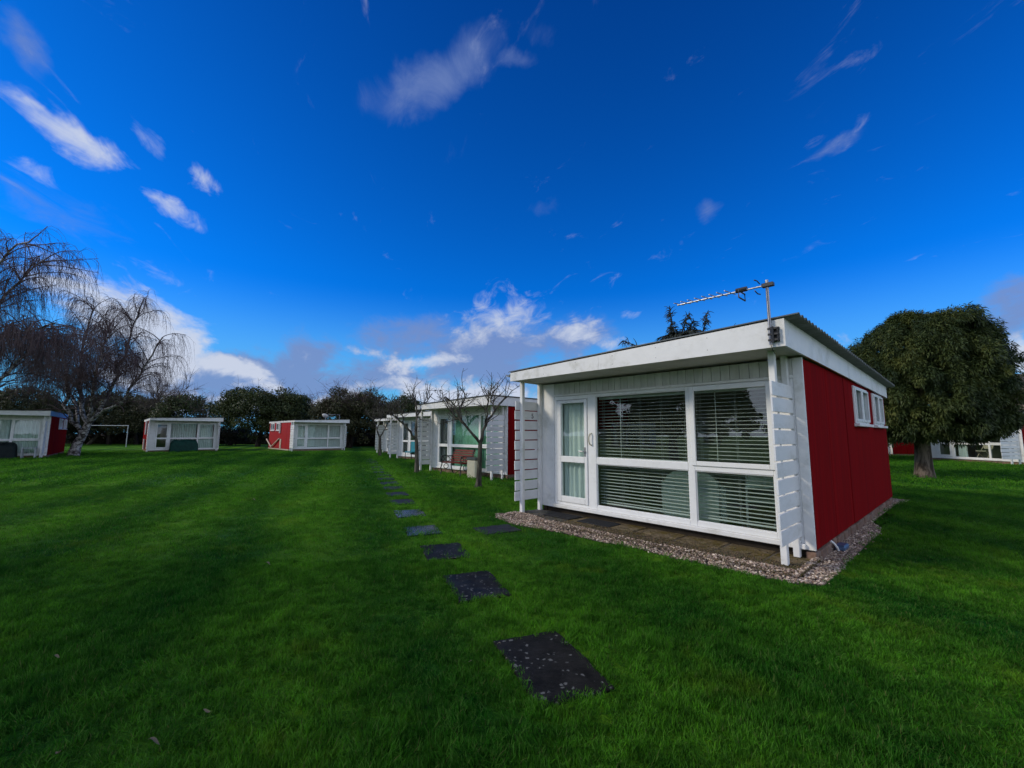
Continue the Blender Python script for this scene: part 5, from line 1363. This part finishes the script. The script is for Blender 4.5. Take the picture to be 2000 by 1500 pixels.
# ------------------------------------------------------------------ fallen leaves
for i, (px, py, lab, sz) in enumerate(((523, 1100, 'pale dry leaf alone in the middle of the left lawn', .085), (111, 1281, 'small pale dry leaf at the left edge of the lawn', .055), (405, 1386, 'dry leaf in the grass left of the nearest stone', .06), (114, 1466, 'dry leaf in the bottom left corner of the lawn', .06),
        (918, 1290, 'small leaf in the grass just left of the nearest stone', .032), (974, 1256, 'pale leaf lying on the far corner of the nearest stone', .045), (495, 976, 'pale leaf far out on the sunlit lawn', .12), (300, 1447, 'long dry leaf near the bottom edge of the lawn', .08), (1142, 1092, 'thin pale straw in the grass before the gravel', .10))):
    X, Y = gnd(px, py, .05)
    r = np.random.default_rng(i); n = 7
    f = np.linspace(0, 1, n); sz = sz * .8; wv = np.sin(f * math.pi) ** .8 * sz * ((.14 + .1 * r.uniform()) if i < 8 else .07)
    V = np.concatenate([np.stack([(f - .5) * sz, s * wv, sz * .18 * np.sin(f * 4 + i) + (.3 + .5 * r.uniform()) * wv * (1 if s else 0)], 1) for s in (-1, 0, 1)])
    j = np.arange(n - 1); Fq = np.concatenate([np.stack([j, j + 1, j + n + 1, j + n], 1), np.stack([j + n, j + n + 1, j + 2 * n + 1, j + 2 * n], 1)])
    me = mesh_np('fallen_leaf', V, [Fq], True); set_rnd(me, np.full(len(V), r.uniform()))
    o = link('fallen_leaf', me, MT['deadleaf'], None, (X, Y, .046)); o.rotation_euler = (r.normal(0, .15), r.normal(0, .15), -.35 + r.normal(0, .25))
    tag(o, lab, 'leaf', 'dry leaves on the lawn')

# ------------------------------------------------------------------ grass
tuft_col = bpy.data.collections.new('grass_tufts')
def tuft(name, n, rad, h, w, seed, lean=.5):
    r = np.random.default_rng(seed)
    a = r.uniform(0, 6.283, n); q = np.sqrt(r.uniform(0, 1, n)) * rad
    B = np.stack([np.cos(a) * q, np.sin(a) * q, np.zeros(n)], 1)
    th = r.uniform(0, 6.283, n); ld = np.stack([np.cos(th), np.sin(th), np.zeros(n)], 1) * (np.abs(r.normal(0, lean, n)))[:, None]
    hh = h * r.uniform(.55, 1.25, n)[:, None]
    sd_ = np.stack([-np.sin(th + r.normal(0, .6, n)), np.cos(th), np.zeros(n)], 1); ww = w * r.uniform(.6, 1.3, n)[:, None]
    up = np.array([0, 0, 1.])
    M1 = B + (up * .55 + ld * .28) * hh; M2 = B + (up * .92 + ld * .85) * hh
    V = np.stack([B - sd_ * ww * .5, B + sd_ * ww * .5, M1 + sd_ * ww * .45, M1 - sd_ * ww * .45, M2], 1).reshape(-1, 3)
    b = (np.arange(n) * 5)[:, None]
    me = mesh_np(name, V, [b + np.array([[0, 1, 2, 3]]), b + np.array([[3, 2, 4]])], True); me.materials.append(MT['grass'])
    o = bpy.data.objects.new(name, me); tuft_col.objects.link(o)
for k_ in range(4): tuft(f'tuft_a{k_}', 60, .060, .038, .0034, 100 + k_, .7)
for k_ in range(4): tuft(f'tuft_b{k_}', 60, .12, .038, .0052, 110 + k_, .6)
for k_ in range(4): tuft(f'tuft_c{k_}', 40, .24, .048, .016, 120 + k_, .5)
def sample_sector(y0, y1, dens, half=1.30, side=2.6):
    n = int(dens * (half * (y1 * y1 - y0 * y0) + 2 * side * (y1 - y0))); yy = rng.uniform(y0, y1, n * 2)
    yy = yy[rng.uniform(0, 1, n * 2) < (half * yy + side) / (half * y1 + side)][:n]
    return np.stack([rng.uniform(-1, 1, len(yy)) * (half * yy + side), yy], 1)
Pn = sample_sector(.2, 5.2, 470); Pm = sample_sector(5.2, 12.0, 110); Pf = sample_sector(12.0, 34.0, 26)
pts = np.concatenate([Pn, Pm, Pf]); lod = np.concatenate([np.zeros(len(Pn)), np.ones(len(Pm)), np.full(len(Pf), 2)]).astype(int)
keep = np.ones(len(pts), bool)
gk = poly_local_to_world(np.array(g_out + [(-.1, 7.0), (-4.42, 6.7), (-4.42, .1), (-4.6, -.6)]))
keep &= ~inside(pts, gk)
for h in chalets[1:]:
    c, s = math.cos(h.rotation_euler.z), math.sin(h.rotation_euler.z); d = pts - np.array([h.location.x, h.location.y]); u = d[:, 0] * c + d[:, 1] * s; v = -d[:, 0] * s + d[:, 1] * c
    keep &= ~((u > -4.5) & (u < .05) & (v > -.25) & (v < 6.8))
for (c0, ax, L, Wd) in stones:
    c, s = math.cos(ax), math.sin(ax); d = pts - np.array(c0); u = d[:, 0] * c + d[:, 1] * s; v = -d[:, 0] * s + d[:, 1] * c
    mg = -.012 if c0[1] < 5 else -.035
    keep &= ~((np.abs(u) < L / 2 + mg - (.0)) & (np.abs(v) < Wd / 2 + mg))
pts, lod = pts[keep], lod[keep]
n = len(pts)
gmz = mesh_np('grass', np.concatenate([pts, np.zeros((n, 1))], 1), [np.zeros((0, 3), int)]) if False else bpy.data.meshes.new('grass')
gmz.vertices.add(n); gmz.vertices.foreach_set('co', np.concatenate([pts, np.zeros((n, 1))], 1).astype(np.float32).ravel())
a = gmz.attributes.new('pick', 'INT', 'POINT'); a.data.foreach_set('value', (lod * 4 + rng.integers(0, 4, n)).astype(np.int32))
a = gmz.attributes.new('rot', 'FLOAT_VECTOR', 'POINT'); a.data.foreach_set('vector', np.stack([rng.normal(0, .14, n) + .34 * np.sin(pts[:, 0] * 1.3 + 1.7 * np.sin(pts[:, 1] * .9)), rng.normal(0, .14, n) + .34 * np.cos(pts[:, 1] * 1.6 + 1.4 * np.sin(pts[:, 0] * 1.1)), rng.uniform(0, 6.283, n)], 1).astype(np.float32).ravel())
patch = .5 + .5 * np.sin(pts[:, 0] * 2.1 + np.sin(pts[:, 1] * 1.7) * 1.5) * np.cos(pts[:, 1] * 1.9 + pts[:, 0] * .6)
sc_ = rng.uniform(.55, 1.25, n) * (.7 + .6 * patch)
a = gmz.attributes.new('scl', 'FLOAT_VECTOR', 'POINT'); a.data.foreach_set('vector', np.stack([np.ones(n), np.ones(n), sc_], 1).astype(np.float32).ravel())
gro = link('grass', gmz, MT['grass']); tag(gro, kind='stuff')
ng = bpy.data.node_groups.new('grass_scatter', 'GeometryNodeTree')
ng.interface.new_socket('Geometry', in_out='INPUT', socket_type='NodeSocketGeometry'); ng.interface.new_socket('Geometry', in_out='OUTPUT', socket_type='NodeSocketGeometry')
gi, go = ng.nodes.new('NodeGroupInput'), ng.nodes.new('NodeGroupOutput')
iop = ng.nodes.new('GeometryNodeInstanceOnPoints'); ci_ = ng.nodes.new('GeometryNodeCollectionInfo')
ci_.inputs['Collection'].default_value = tuft_col; ci_.inputs['Separate Children'].default_value = True; ci_.inputs['Reset Children'].default_value = True
def nattr(nm, ty):
    nd = ng.nodes.new('GeometryNodeInputNamedAttribute'); nd.data_type = ty; nd.inputs[0].default_value = nm; return nd.outputs[0]
ng.links.new(gi.outputs[0], iop.inputs['Points']); ng.links.new(ci_.outputs[0], iop.inputs['Instance']); iop.inputs['Pick Instance'].default_value = True
ng.links.new(nattr('pick', 'INT'), iop.inputs['Instance Index']); ng.links.new(nattr('rot', 'FLOAT_VECTOR'), iop.inputs['Rotation']); ng.links.new(nattr('scl', 'FLOAT_VECTOR'), iop.inputs['Scale'])
ng.links.new(iop.outputs[0], go.inputs[0])
md = gro.modifiers.new('scatter', 'NODES'); md.node_group = ng
